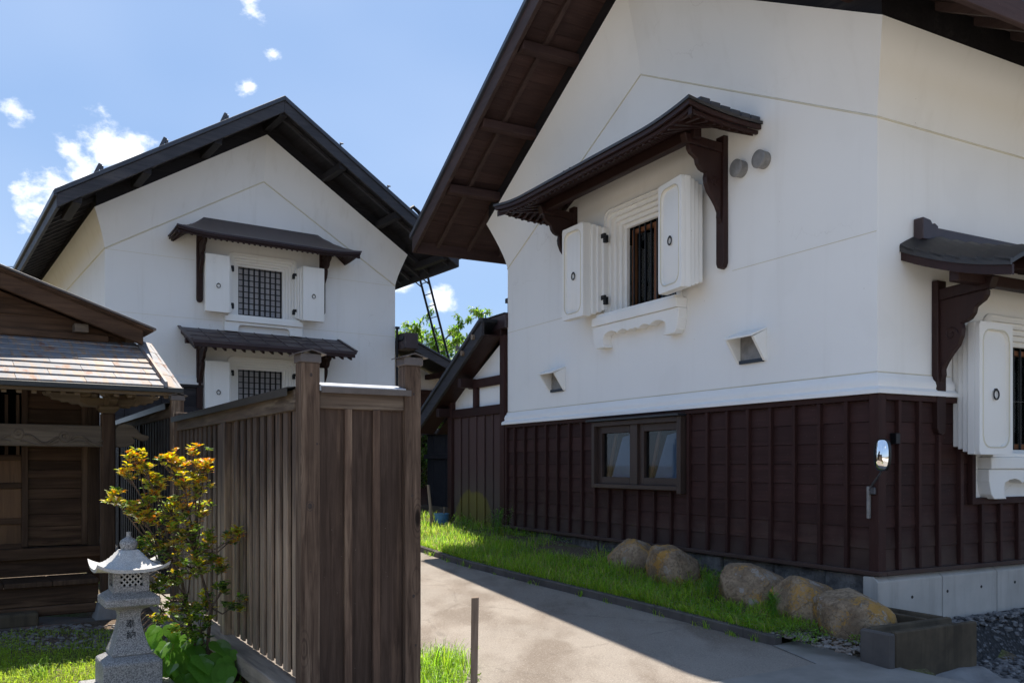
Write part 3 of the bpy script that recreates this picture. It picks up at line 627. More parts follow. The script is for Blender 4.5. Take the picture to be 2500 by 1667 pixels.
def hip_canopy(parent, tf, half, d, ze, zr, zc, mat_top, mat_wood, lift=.10, nraf=34, tiles=True, rafters=True, ba=1.66):
    """small hipped canopy with up-swept corners on two brackets"""
    def surf(a, b):
        t = max(0.0, min((d - b) / d, (half - abs(a)) / (d * .92))); k = 1.0
        cor = max(0.0, 1 - math.hypot((half - abs(a)), (d - b)) / .95)
        return ze + (zr - ze) * (.62 * t + .38 * t * t) + lift * cor ** 2
    na, nb2 = 44, 12
    rows = [[(lerp(-half, half, i / na), d * (j / nb2), surf(lerp(-half, half, i / na), d * (j / nb2))) for i in range(na + 1)] for j in range(nb2 + 1)]
    m = MB(tf); m.slab([[(a, max(b, .003), z) for a, b, z in r] for r in rows], (0, 0, -.035)); can = m.build('canopy', mat_top, parent, smooth=True)
    # edge boards (two steps) along the front and both ends
    for k, (ins, z0, z1) in enumerate(((.02, -.085, -.037), (.07, -.125, -.087))):
        hf, dd = half - ins, d - ins
        path = [(-hf, t) for t in frange(.01, dd, 10)] + [(a, dd) for a in frange(-hf, hf, 34)[1:-1]] + [(hf, t) for t in frange(dd, .01, 10)]
        m = MB(tf); vs = []
        for (a, b) in path:
            z = surf(a / hf * half if abs(abs(a) - hf) < 1e-6 else a, b if b < dd - 1e-6 else d)
            cor = max(0.0, 1 - math.hypot((half - abs(a)), (d - b)) / .95); z = ze + lift * cor ** 2 if (b >= dd - 1e-6) else ze + lift * cor ** 2
            s_ = .035
            ia = a - math.copysign(s_, a) if abs(abs(a) - hf) < 1e-6 else a; ib = b - s_ if b >= dd - 1e-6 else b
            vs += [(a, b, z + z0), (a, b, z + z1), (ia, ib, z + z1), (ia, ib, z + z0)]
        n = len(path); m.add(vs, [(i * 4 + j, i * 4 + (j + 1) % 4, (i + 1) * 4 + (j + 1) % 4, (i + 1) * 4 + j) for i in range(n - 1) for j in range(4)]); m.build('edge_board', mat_wood, can)
    # boarded underside
    rows = [[(a, b, surf(a, b) - .05 - .0) for a in frange(-half + .06, half - .06, 23)] for b in frange(.004, d - .06, 8)]
    m = MB(tf); m.slab(rows, (0, 0, -.008)); m.build('soffit', mat_wood, can)
    if rafters:
        for i in range(nraf):
            a = lerp(-half + .35, half - .35, i / (nraf - 1)); q = MB(tf); p = []
            zo, zi = surf(a, d) - .10, surf(a, .35) - .075
            q.hexa([(a - .022, .35, zi - .05), (a + .022, .35, zi - .05), (a + .022, d - .10, zo - .05), (a - .022, d - .10, zo - .05), (a - .022, .35, zi), (a + .022, .35, zi), (a + .022, d - .10, zo), (a - .022, d - .10, zo)]); q.build('rafter', mat_wood, can)
        for sd in (-1, 1):
            for i in range(9):
                b = lerp(.08, d - .12, i / 8); zo = surf(sd * half, b) - .10; zi = surf(sd * (half - .52), b) - .075; q = MB(tf)
                x0, x1 = sd * (half - .52), sd * (half - .10)
                q.hexa([(x0, b - .02, zi - .05), (x0, b + .02, zi - .05), (x1, b + .02, zo - .05), (x1, b - .02, zo - .05), (x0, b - .02, zi), (x0, b + .02, zi), (x1, b + .02, zo), (x1, b - .02, zo)]); q.build('rafter', mat_wood, can)
        for sd in (-1, 1):          # hip rafter
            q = MB(tf); x0, x1 = sd * (half - .8), sd * (half - .05); z0, z1 = surf(x0, d - .8) - .10, ze + lift - .13
            q.hexa([(x0 - .03, d - .85, z0 - .07), (x0 + .03, d - .85, z0 - .07), (x1 + .03, d - .06, z1 - .06), (x1 - .03, d - .06, z1 - .06), (x0 - .03, d - .85, z0), (x0 + .03, d - .85, z0), (x1 + .03, d - .06, z1 + .02), (x1 - .03, d - .06, z1 + .02)]); q.build('hip_rafter', mat_wood, can)
    # carrying beam
    m = MB(tf); m.box(-ba - .12, ba + .12, .46, .57, zc + 1.0, zc + 1.14); m.build('beam', mat_wood, can, bevel=.008)
    if tiles:
        for sd in (-1, 1):
            for i in range(6):
                b0, b1 = .02 + i * .15, .02 + i * .15 + .145; q = MB(tf); z = max(surf(sd * (half - .02), b0), surf(sd * (half - .02), b1))
                q.box(sd * (half - .02), sd * (half - .26), b0, b1, z - .01, z + .052); q.build('edge_tile', 'canopy_metal_blue', can, bevel=.008)
        for i in range(2):
            q = MB(tf); q.tube([(-.70 + i * .16, d - .30, surf(-.7, d - .3) - .03), (-.70 + i * .16, d - .30, surf(-.7, d - .3) + .10)], [.045, .03], 8); q.build('ridge_knob', 'iron', can, smooth=True)
    for sd in (-1, 1): bracket(can, tf, sd * ba, zc, 'bracket_wood' if mat_wood != 'black_boards' else 'stained_upright', thin=not rafters)
    return can

def lean_canopy(parent, tf, half, d, zw, ze, zc, mat_top, mat_wood, curve=.5, nseam=14, ba=1.66, ridge=True, rows_=1, droop=0.0):
    """lean-to canopy; with droop the roof surface curls down towards its two ends"""
    def z_of(b): t = b / d; return lerp(zw, ze, t * (1 + curve) - curve * t * t) if curve else lerp(zw, ze, t)
    dw = .42
    def z2(a, b): return z_of(b) - droop * max(0.0, (abs(a) - (half - dw)) / dw) ** 1.4
    bs = frange(.003, d, 9)
    al = frange(-half, -half + dw, 6) + frange(half - dw, half, 6) if droop else [-half, half]
    m = MB(tf); m.slab([[(a, b, z2(a, b)) for a in al] for b in bs], (0, 0, -.04)); can = m.build('canopy', mat_top, parent, smooth=True)
    if droop:
        for sd in (-1, 1):
            for k in range(7):
                b0, b1 = lerp(.003, d, k / 7) + .004, lerp(.003, d, (k + 1) / 7) - .004; q = MB(tf)
                q.slab([[(sd * a, b, z2(a, b) + .034 - .030 * (b - b0) / (b1 - b0)) for a in frange(half - dw, half + .012, 6)] for b in (b0, b1)], (0, 0, -.02)); q.build('verge_tile', mat_top, can)
            q = MB(tf); q.slab([[(sd * (half - .01), b, z2(half, b) - .042), (sd * (half - .01), b, z2(half, b) - .135)] for b in bs], (-sd * .03, 0, 0)); q.build('verge_board', mat_wood, can)
            q = MB(tf); q.slab([[(sd * (half + .012), b, z2(half, b) + .012), (sd * (half + .012), b, z2(half, b) - .05)] for b in bs], (-sd * .02, 0, 0)); q.build('verge_trim', mat_top, can)
            q = MB(tf); q.slab([[(sd * (half - .06), b, lerp(zw, ze, b / d) - .30), (sd * (half - .06), b, z2(half, b) - .13)] for b in (.004, d * .45)], (-sd * .05, 0, 0)); q.build('verge_board', mat_wood, can)
    for i in range(nseam + 1):
        a = lerp(-half + .012, half - .012, i / nseam); big = i in (0, nseam)
        if droop and abs(a) > half - dw - .02: continue
        q = MB(tf); w = .035 if big else .010; h = .028 if big else .014
        q.slab([[(a - w, b, z_of(b) + h), (a + w, b, z_of(b) + h)] for b in bs], (0, 0, -h + .001)); q.build('verge_trim' if big else 'seam', mat_top, can)
    for r in range(1, rows_):
        b = d * r / rows_; q = MB(tf); q.box(-half, half, b - .008, b + .008, z_of(b) - .002, z_of(b) + .008); q.build('seam', mat_top, can)
    m = MB(tf); m.slab([[(a, b, z_of(b) - .042) for a in (-half + .05 + (dw if droop else 0), half - .05 - (dw if droop else 0))] for b in bs], (0, 0, -.11)); m.build('eave_board', mat_wood, can)
    hf = half - .02 - (dw if droop else 0); m = MB(tf); m.box(-hf, hf, d - .02, d + .012, ze - .07, ze + .004); m.build('fascia', mat_top, can, bevel=.004)
    n = 18
    for i in range(n):
        a = lerp(-half + .12, half - .12, i / (n - 1)); q = MB(tf); q.hexa([(a - .022, .1, z_of(.1) - .22), (a + .022, .1, z_of(.1) - .22), (a + .022, d - .08, ze - .205), (a - .022, d - .08, ze - .205), (a - .022, .1, z_of(.1) - .15), (a + .022, .1, z_of(.1) - .15), (a + .022, d - .08, ze - .15), (a - .022, d - .08, ze - .15)]); q.build('rafter', mat_wood, can)
    m = MB(tf); m.box(-ba - .45, ba + .45, .46, .57, zc + 1.0, zc + 1.11); m.build('beam', mat_wood, can, bevel=.008)
    if ridge:
        m = MB(tf); m.box(-half + .22, half - .22, .004, .10, zw - .06, zw + .07); m.build('ridge_board', 'brown_sheet', can, bevel=.01)
        m = MB(tf); m.prism([(-half + .20, zw - .08), (-half + .44, zw - .08), (-half + .44, zw + .08), (-half + .39, zw + .105), (-half + .35, zw + .09), (-half + .32, zw + .13), (-half + .20, zw + .145)], lambda a, z, q: (a, q, z), .003, .12); m.build('ridge_end', 'brown_sheet', can, bevel=.008)
    for sd in (-1, 1): bracket(can, tf, sd * ba, zc, 'bracket_wood')
    return can
# ------------------------------------------------------------------ the near storehouse
ka = thing('storehouse', 'large white plaster storehouse with dark brown boarded base on the right', 'storehouse', (AO[0], AO[1], 0), -61.2)
W = 7.7; XC = -3.85; DEP = 11.0; ZB, ZW, ZT = 2.46, 5.21, 6.03; FL = .28; MA = .547
CH = 7.135; TOPA = ZT + MA * (W / 2 + FL)
wzc = 4.57
tfG = lambda a, b, z: (XC + a, -b, z)                # window co-ordinates on the gable wall
SY = 2.56; tfS = lambda a, b, z: (b, SY + a, z)      # and on the side wall
SZC = wzc - 2.06
hole = [(-.84, wzc - .64), (.84, wzc - .64), (.84, wzc + .86), (-.84, wzc + .86)]
m = MB()
poly_sheet(m, [(-W, ZB), (0, ZB), (0, ZW), (XC, CH), (-W, ZW)], [[(XC + a, z) for a, z in hole]], lambda x, z: (x, 0, z))
m.build('gable_wall', 'plaster', ka)
m = MB(); poly_sheet(m, [(0, ZB), (DEP, ZB), (DEP, ZW), (0, ZW)], [[(SY - .84, ZB + .001), (SY + .84, ZB + .001), (SY + .84, SZC + .86), (SY - .84, SZC + .86)]], lambda y, z: (0, y, z)); m.add([(-W, 0, ZB), (-W, DEP, ZB), (-W, DEP, ZW), (-W, 0, ZW)], [(0, 1, 2, 3)]); m.add([(-W, DEP, 0), (0, DEP, 0), (0, DEP, ZW), (XC, DEP, CH), (-W, DEP, ZW)], [(0, 1, 2, 3, 4)])
m.build('side_wall', 'plaster', ka)
# flared upper walls under the eaves
S2 = 6
m = MB()
def flare(p0, p1, q0, q1, n=1):
    rows = []
    for i in range(S2 + 1):
        t = i / S2; e = t ** 1.25
        rows.append([tuple(lerp(lerp(a0, a1, e if k < 2 else t), lerp(b0, b1, e if k < 2 else t), u) for k, (a0, a1, b0, b1) in enumerate(zip(p0, q0, p1, q1))) for u in (0, 1)])
    m.sheet(rows)
flare((0, 0, ZW), (XC, 0, CH), (FL, -FL, ZT), (XC, -FL, TOPA)); flare((XC, 0, CH), (-W, 0, ZW), (XC, -FL, TOPA), (-W - FL, -FL, ZT))
flare((0, DEP, ZW), (0, 0, ZW), (FL, DEP, ZT), (FL, -FL, ZT)); flare((-W, 0, ZW), (-W, DEP, ZW), (-W - FL, -FL, ZT), (-W - FL, DEP, ZT))
m.build('flared_wall', 'plaster', ka, smooth=True)
m = MB()
for a, b in (((.004, -.004, ZW), (XC, -.004, CH)), ((XC, -.004, CH), (-W - .004, -.004, ZW)), ((.004, 0, ZW), (.004, DEP, ZW)), ((-W - .004, 0, ZW), (-W - .004, DEP, ZW))): m.tube([a, b], .011, 6)
m.build('bead', 'plaster_bead', ka, smooth=True)
# shallow joint lines in the render
for x0, x1, z in ((-W + .01, XC - 1.75, 4.08), (XC + 1.8, -.01, 4.08)): MB().box(x0, x1, -.003, .004, z - .004, z + .004).build('render_joint', 'plaster_bead', ka)
# moulded ledge over the boards
prof = [(0, 2.675), (.012, 2.67), (.022, 2.64), (.05, 2.61), (.062, 2.57), (.055, 2.535), (.07, 2.52), (.095, 2.50), (.098, ZB), (0, ZB)]
def mitre_run(m, prof, xl, corner, yback):
    pts = [[(xl, -d, z) for d, z in prof], [(corner + d, -d, z) for d, z in prof], [(corner + d, yback, z) for d, z in prof]]
    n = len(prof)
    m.add([p for r in pts for p in r], [(i * n + j, i * n + j + 1, (i + 1) * n + j + 1, (i + 1) * n + j) for i in range(2) for j in range(n - 1)] + [tuple(range(n)), tuple(2 * n + j for j in range(n))])
m = MB(); mitre_run(m, prof, -W - .06, 0, SY - 1.42); m.build('ledge', 'plaster', ka, smooth=True)
m = MB(); m.tube([(-W, -.003, 2.682), (0, -.003, 2.682)], .006, 5); m.tube([(.003, 0, 2.682), (.003, SY - 1.42, 2.682)], .006, 5); m.build('ledge_groove', 'plaster_bead', ka)
# boarded base: lapped boards, battens, rails
wx0, wx1, wz0, wz1 = -4.88, -2.86, 1.42, 2.38
Z0, RH = .70, (2.40 - .70) / 8
def lap(m, x0, x1, z0, z1): m.hexa([(x0, -.016, z0), (x1, -.016, z0), (x1, .02, z0), (x0, .02, z0), (x0, -.006, z1), (x1, -.006, z1), (x1, .02, z1), (x0, .02, z1)])
def lap_s(m, y0, y1, z0, z1): m.hexa([(.016, y0, z0), (.016, y1, z0), (-.02, y1, z0), (-.02, y0, z0), (.006, y0, z1), (.006, y1, z1), (-.02, y1, z1), (-.02, y0, z1)])
for r in range(8):
    z0 = Z0 + r * RH; z1 = z0 + RH - .004
    if z1 > wz0 + .05:
        for x0, x1 in ((-W, wx0 + .03), (wx1 - .03, 0)): m = MB(); lap(m, x0, x1, z0, z1); m.build('cladding_board', 'stained_boards', ka)
        if z0 < wz0: m = MB(); lap(m, wx0 + .03, wx1 - .03, z0, wz0 + .01); m.build('cladding_board', 'stained_boards', ka)
        m = MB(); lap_s(m, -.005, SY - 1.12 if z0 > 1.3 else DEP - .05, z0, z1); m.build('cladding_board', 'stained_boards_y', ka)
    else:
        m = MB(); lap(m, -W, 0, z0, min(z1, wz0 + .02) if z1 > wz0 else z1); m.build('cladding_board', 'stained_boards', ka)
        m = MB(); lap_s(m, -.005, DEP - .05, z0, z1); m.build('cladding_board', 'stained_boards_y', ka)
SP = .352
for i in range(1, 22):
    x = -i * SP + .01
    top = 2.40 if not (wx0 - .02 < x < wx1 + .02) else wz0 - .02
    MB().box(x - .022, x + .022, -.058, -.006, .70, top).build('batten', 'stained_upright', ka, bevel=.004)
for i in range(1, 4): y = .27 + (i - 1) * .313; MB().box(.006, .058, y - .022, y + .022, .70, 2.40).build('batten', 'stained_upright', ka, bevel=.004)
MB().box(.006, .062, SY - 1.33, SY - 1.28, .70, 2.40).build('batten', 'stained_upright', ka, bevel=.004)
for i in range(6): y = 1.62 + i * .33; MB().box(.006, .058, y - .022, y + .022, .70, 1.33).build('batten', 'stained_upright', ka, bevel=.004)
MB().box(-.05, .066, -.066, .05, .66, 2.46).build('corner_post', 'stained_upright', ka, bevel=.006)
MB().box(-W + .0, -W + .06, -.06, .03, .66, 2.455).build('corner_post', 'stained_upright', ka, bevel=.006)
MB().box(-W + .06, -.05, -.062, .02, 2.40, 2.457).build('top_rail', 'stained_boards', ka, bevel=.004)
MB().box(-.02, .062, .05, SY - 1.28, 2.40, 2.457).build('top_rail', 'stained_boards_y', ka, bevel=.004)
MB().box(-W - .02, .10, -.10, .02, .655, .70).build('base_rail', 'stained_boards', ka, bevel=.006)
MB().box(-.02, .10, .02, DEP - .06, .655, .70).build('base_rail', 'stained_boards_y', ka, bevel=.006)
MB().box(.01, .07, SY - 1.10, SY + 1.10, 1.33, 1.40).build('trim_rail', 'stained_boards_y', ka, bevel=.004)
MB().box(.012, .075, SY - 1.15, SY - 1.09, 1.33, 1.86).build('trim_rail', 'stained_upright', ka, bevel=.004)
# the twin hopper window low in the boards
tw = MB(); y0, y1 = -.13, .10
for (x0, x1, z0, z1) in ((wx0, wx0 + .07, wz0, wz1), (wx1 - .08, wx1, wz0 - .04, wz1), (wx0 + .07, wx1 - .08, wz1 - .07, wz1), (wx0 + .07, wx1 - .08, wz0, wz0 + .06)): tw.box(x0, x1, y0, y1, z0, z1)
tw = tw.build('twin_window', 'window_brown', ka, bevel=.006)
MB().box(wx0 - .05, wx1 + .03, -.20, .0, wz1 + .002, wz1 + .03).build('drip_cap', 'roof_metal', tw, bevel=.004)
mid = (wx0 + wx1) / 2 - .02
MB().box(mid - .08, mid + .08, -.10, .08, wz0 + .06, wz1 - .07).build('mullion', 'window_brown', tw, bevel=.005)
for x0, x1 in ((wx0 + .07, mid - .08), (mid + .08, wx1 - .08)):
    m = MB(); f = .10
    for (a0, a1, c0, c1) in ((x0, x0 + f, wz0 + .06, wz1 - .07), (x1 - f * .6, x1, wz0 + .06, wz1 - .07), (x0 + f, x1 - f * .6, wz1 - .07 - f, wz1 - .07), (x0 + f, x1 - f * .6, wz0 + .06, wz0 + .06 + f)): m.box(a0, a1, -.06, .03, c0, c1)
    fr = m.build('sash', 'window_brown', tw, bevel=.005)
    MB().box(x0 + f, x1 - f * .6, -.012, -.006, wz0 + .06 + f, wz1 - .07 - f).build('pane', 'glass', tw)
    # inner sash leaning into the room
    a0, a1, c0, c1 = x0 + f + .02, x1 - f * .6, wz0 + .18, wz1 - .18
    m = MB(); m.prism([(a0 - .02, c0 - .02), (a0 + .035, c0 - .02), (a0 + .23, c1 + .02), (a0 + .175, c1 + .02)], lambda p, z, d: (p, d, z), .036, .06); m.build('inner_stay', 'reddish_window_wood', tw)
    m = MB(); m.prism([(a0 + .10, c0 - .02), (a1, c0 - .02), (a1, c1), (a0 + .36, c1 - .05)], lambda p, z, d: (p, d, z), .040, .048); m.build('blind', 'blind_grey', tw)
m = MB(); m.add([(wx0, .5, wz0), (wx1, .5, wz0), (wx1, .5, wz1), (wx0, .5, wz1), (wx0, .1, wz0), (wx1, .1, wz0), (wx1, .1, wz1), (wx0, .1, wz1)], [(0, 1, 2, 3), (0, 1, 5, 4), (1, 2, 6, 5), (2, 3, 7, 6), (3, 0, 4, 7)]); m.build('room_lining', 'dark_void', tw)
m = MB(); m.box(-W + .04, -.85, .56, DEP - .04, .1, ZB - .02); m.build('sun_block_core', 'dark_void', ka)  # black box added inside so no sunlight shows through the windows
m = MB(); m.add([(-W, .02, .1), (-W, DEP, .1), (-W, DEP, ZB), (-W, .02, ZB)], [(0, 1, 2, 3)]); m.build('rear_boards', 'stained_boards_y', ka)
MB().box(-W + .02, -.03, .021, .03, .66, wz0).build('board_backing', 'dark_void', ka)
# foundation: rough stone under the gable, cast concrete under the side
x = -W
while x < -.05:
    w = min(R.uniform(.55, .85), -.02 - x); z0 = .02
    m = MB(); m.box(x + .008, x + w - .008, -.02 + R.uniform(-.02, .02), .3, z0, .645)
    m.build('foundation_block', 'foundation_stone', ka, bevel=.03, seg=2); x += w
pl = MB(); pl.prism([(-.12, -.5), (-.12, .64), (.0, .648), (.06, .60), (.06, -.5)], lambda a, z, d: (a + .02, d, z), -.09, .895); pl = pl.build('concrete_plinth', 'concrete_new', ka, bevel=.006)
for y0, y1 in ((.905, 1.825), (1.835, 2.9), (2.91, 4.2), (4.21, 7.0), (7.01, 11.0)):
    m = MB(); m.prism([(-.12, -.5), (-.12, .64), (.0, .648), (.06, .60), (.06, -.5)], lambda a, z, d: (a + .02, d, z), y0, y1); m.build('plinth_section', 'concrete_new', pl, bevel=.006)
for y, z in ((.42, .42), (.98, .44), (1.55, .45), (2.15, .46), (2.1, .0), (2.7, .46)):
    m = MB(); m.tube([(.079, y, z), (.083, y, z)], .016, 10); m.build('tie_hole', 'ink', pl)
# windows and canopies
MB().box(-.03, .006, SY - 1.0, SY + 1.0, 1.37, SZC - .64).build('sill_backing', 'plaster_trim', ka)
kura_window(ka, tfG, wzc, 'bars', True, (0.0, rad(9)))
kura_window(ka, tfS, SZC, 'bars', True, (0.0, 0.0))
hip_canopy(ka, tfG, 2.30, 1.10, 5.70, 6.10, wzc + .02, 'canopy_metal', 'bracket_wood_x', lift=.09)
lean_canopy(ka, tfS, 2.22, 1.15, 4.12, 3.76, SZC + .02, 'canopy_metal', 'bracket_wood', curve=.5, nseam=22, droop=.16)
# round vents
for (x, z) in ((-1.888, 5.247), (-1.525, 5.243)):
    v = MB(); v.tube([(x, .0, z), (x, -.09, z)], [.098, .098], 28); v = v.build('round_vent', 'vent_grey', ka, smooth=True)
    m = MB(); m.tube([(x, -.091, z), (x, -.105, z), (x, -.112, z), (x, -.115, z)], [.104, .104, .096, .06], 28); m.build('vent_cover', 'vent_grey', v, smooth=True)
# hooded vents
for xc, zt_ in ((-6.02, 3.29), (-1.72, 3.31)):
    w = .23
    m = MB(); m.hexa([(xc - w, .0, zt_), (xc + w, .0, zt_), (xc + w, .0, zt_ + .02), (xc - w, .0, zt_ + .02), (xc - w, -.24, zt_ - .10), (xc + w, -.24, zt_ - .10), (xc + w, -.24, zt_ - .075), (xc - w, -.24, zt_ - .075)])
    h = m.build('vent_hood', 'plaster_trim', ka, bevel=.004)
    for sd in (-1, 1):
        m = MB(); m.prism([(0, zt_), (.21, zt_ - .10), (.03, zt_ - .36), (0, zt_ - .36)], lambda b, z, d: (xc + sd * (w - .02) + d, -b, z), -.018, .018); m.build('hood_cheek', 'plaster_trim', h, bevel=.003)
    MB().box(xc - w + .04, xc + w - .04, -.03, -.002, zt_ - .37, zt_ - .33).build('hood_sill', 'lead_dark', h)
    MB().box(xc - w + .04, xc + w - .04, -.006, -.002, zt_ - .33, zt_ - .02).build('hood_grille', 'vent_grey', h)
# roof: floating over the walls on purlins
HWR = 5.15; YF = -1.25
zs = lambda x: 6.35 + MA * (4.13 - abs(x - XC))
nrm = math.hypot(1, MA)
rf = MB()
for sg in (-1, 1):
    xe = XC + sg * HWR
    rf.hexa([(XC, YF, zs(XC) + .03), (xe, YF, zs(xe) + .03), (xe, DEP + 1.2, zs(xe) + .03), (XC, DEP + 1.2, zs(XC) + .03), (XC, YF, zs(XC) + .15), (xe, YF, zs(xe) + .15), (xe, DEP + 1.2, zs(xe) + .15), (XC, DEP + 1.2, zs(XC) + .15)])
rf = rf.build('roof', 'roof_metal', ka)
# dark closure between wall head and roof
m = MB()
m.add([(XC + sg * t, -FL + .03, z) for sg, t, z in ((1, 4.13 - .03, ZT), (0, 0, TOPA), (-1, 4.13 - .03, ZT))] + [(XC + sg * t, -FL + .05, zs(XC + sg * t) + .02) for sg, t in ((1, 4.08), (0, 0), (-1, 4.08))], [(0, 1, 4, 3), (1, 2, 5, 4)])
for sg in (-1, 1): xw = XC + sg * 4.10; m.add([(xw, -FL + .03, ZT), (xw, DEP, ZT), (xw, DEP, zs(xw) + .02), (xw, -FL + .03, zs(xw) + .02)], [(0, 1, 2, 3)])
m.build('attic_screen', 'black_boards', rf)
nbd = 28
for sg in (-1, 1):
    for i in range(nbd):
        t0, t1 = HWR * i / nbd + .003, HWR * (i + 1) / nbd - .003; x0, x1 = XC + sg * t0, XC + sg * t1; z0, z1 = zs(x0), zs(x1); yb = .3 if t1 < 4.0 else DEP + 1
        dz = R.uniform(0, .006)
        m = MB(); m.hexa([(x0, YF + .05, z0 + dz), (x1, YF + .05, z1 + dz), (x1, yb, z1 + dz), (x0, yb, z0 + dz), (x0, YF + .05, z0 + .028), (x1, YF + .05, z1 + .028), (x1, yb, z1 + .028), (x0, yb, z0 + .028)]); m.build('soffit_board', 'eave_wood', rf)
for sg in (-1, 1):
    for k, t in enumerate((0, 1.27, 2.53, 3.77)):
        if t == 0 and sg > 0: continue
        x = XC + sg * t; zb_ = zs(x) - .20 + (-.05 if t == 0 else 0)
        MB().box(x - .08, x + .08, YF + .06, .25, zb_, zs(x) - .012 - MA * .08).build('purlin', 'eave_wood', rf, bevel=.01)
    for yr in (-.80, -.18):
        x0, x1 = XC + sg * .1, XC + sg * (HWR - .06); m = MB(); m.hexa([(x0, yr - .035, zs(x0) - .07), (x1, yr - .035, zs(x1) - .07), (x1, yr + .035, zs(x1) - .07), (x0, yr + .035, zs(x0) - .07), (x0, yr - .035, zs(x0) - .002), (x1, yr - .035, zs(x1) - .002), (x1, yr + .035, zs(x1) - .002), (x0, yr + .035, zs(x0) - .002)]); m.build('rafter', 'eave_wood_x', rf)
    y = .5
    while y < 4.5:
        x0, x1 = XC + sg * 4.15, XC + sg * (HWR - .06); m = MB(); m.hexa([(x0, y - .035, zs(x0) - .09), (x1, y - .035, zs(x1) - .09), (x1, y + .035, zs(x1) - .09), (x0, y + .035, zs(x0) - .09), (x0, y - .035, zs(x0)), (x1, y - .035, zs(x1)), (x1, y + .035, zs(x1)), (x0, y + .035, zs(x0))]); m.build('rafter', 'eave_wood_x', rf); y += .62
    xe = XC + sg * HWR
    m = MB(); m.hexa([(XC, YF - .03, zs(XC) - .17), (xe, YF - .03, zs(xe) - .17), (xe, YF + .03, zs(xe) - .17), (XC, YF + .03, zs(XC) - .17), (XC, YF - .03, zs(XC) + .10), (xe, YF - .03, zs(xe) + .10), (xe, YF + .03, zs(xe) + .10), (XC, YF + .03, zs(XC) + .10)]); m.build('barge_board', 'eave_wood_x', rf, bevel=.006)
    m = MB(); m.hexa([(XC, YF - .07, zs(XC) + .10), (xe + sg * .04, YF - .07, zs(xe) + .08), (xe + sg * .04, YF + .2, zs(xe) + .08), (XC, YF + .2, zs(XC) + .10), (XC, YF - .07, zs(XC) + .185), (xe + sg * .04, YF - .07, zs(xe) + .165), (xe + sg * .04, YF + .2, zs(xe) + .165), (XC, YF + .2, zs(XC) + .185)]); m.build('rake_flashing', 'roof_metal_edge', rf, bevel=.006)
    MB().box(min(xe, xe - sg * .06), max(xe, xe - sg * .06), YF + .032, DEP + 1.2, zs(xe) - .17, zs(xe) + .04).build('eave_fascia', 'eave_wood', rf, bevel=.006)
    for t in (1.79, 3.22, 4.75):
        x = XC + sg * t; z = zs(x) + .16; m = MB(); m.box(x - .03, x + .03, YF - .0, YF + .04, z, z + .13); m.box(x - .03, x + .03, YF - .0, YF + .12, z + .11, z + .13); m.build('snow_guard', 'iron_grey', rf)
# small fittings on the boards
for (y, z) in ((.20, 2.02),): MB().box(.01, .09, y - .03, y + .03, z - .06, z + .05).build('wall_fitting', 'iron', ka, bevel=.006)

# oval traffic mirror on the corner
mr = thing('mirror', 'small oval traffic mirror on a bent arm at the storehouse corner', 'mirror', (AO[0], AO[1], 0), -61.2)
def oval(n, w, h):
    pts = []
    for i in range(n):
        a = 2 * math.pi * i / n; c_, s_ = math.cos(a), math.sin(a); e = .62
        pts.append((w * math.copysign(abs(c_) ** e, c_), h * math.copysign(abs(s_) ** (.85), s_)))
    return pts
mc = Vector((.17, -.15, 1.85)); mn = Vector((.10, -.99, .03)).normalized(); mu = Vector((0, 0, 1)); mu = (mu - mn * mu.dot(mn)).normalized(); mx = mu.cross(mn)
m = MB(); rings = [(1.0, 0.0), (.86, .012), (.6, .026), (.3, .035)]; vs = []; n = 28
for k, h in rings: vs += [tuple(mc + mx * (a * k) + mu * (z * k) + mn * h) for a, z in oval(n, .075, .15)]
vs.append(tuple(mc + mn * .038)); fs = [(k * n + i, k * n + (i + 1) % n, (k + 1) * n + (i + 1) % n, (k + 1) * n + i) for k in range(3) for i in range(n)] + [(3 * n + i, 3 * n + (i + 1) % n, 4 * n) for i in range(n)]
m.add(vs, fs); m.build('mirror_face', 'mirror', mr, smooth='all')
m = MB(); o = oval(n, .083, .158); m.add([tuple(mc + mx * a + mu * z + mn * .006) for a, z in o] + [tuple(mc + mx * a + mu * z - mn * .03) for a, z in o] + [tuple(mc + mx * a * .9 + mu * z * .92 + mn * .004) for a, z in o], [(i, (i + 1) % n, n + (i + 1) % n, n + i) for i in range(n)] + [tuple(n + i for i in range(n))] + [(i, (i + 1) % n, 2 * n + (i + 1) % n, 2 * n + i) for i in range(n)]); m.build('mirror_rim', 'iron', mr, smooth=True)
m = MB(); m.tube([tuple(mc - mn * .02 - mu * .14), (.13, -.13, 1.66), (.03, -.10, 1.57), (-.02, -.09, 1.50)], .010, 6); m.build('mirror_arm', 'iron_grey', mr, smooth=True)
MB().box(-.052, -.020, -.098, -.066, 1.22, 1.54).build('mirror_bracket', 'vent_grey', mr, bevel=.004)
MB().box(-.02, .045, -.10, -.067, 1.46, 1.53).build('mirror_clamp', 'iron_grey', mr, bevel=.006)

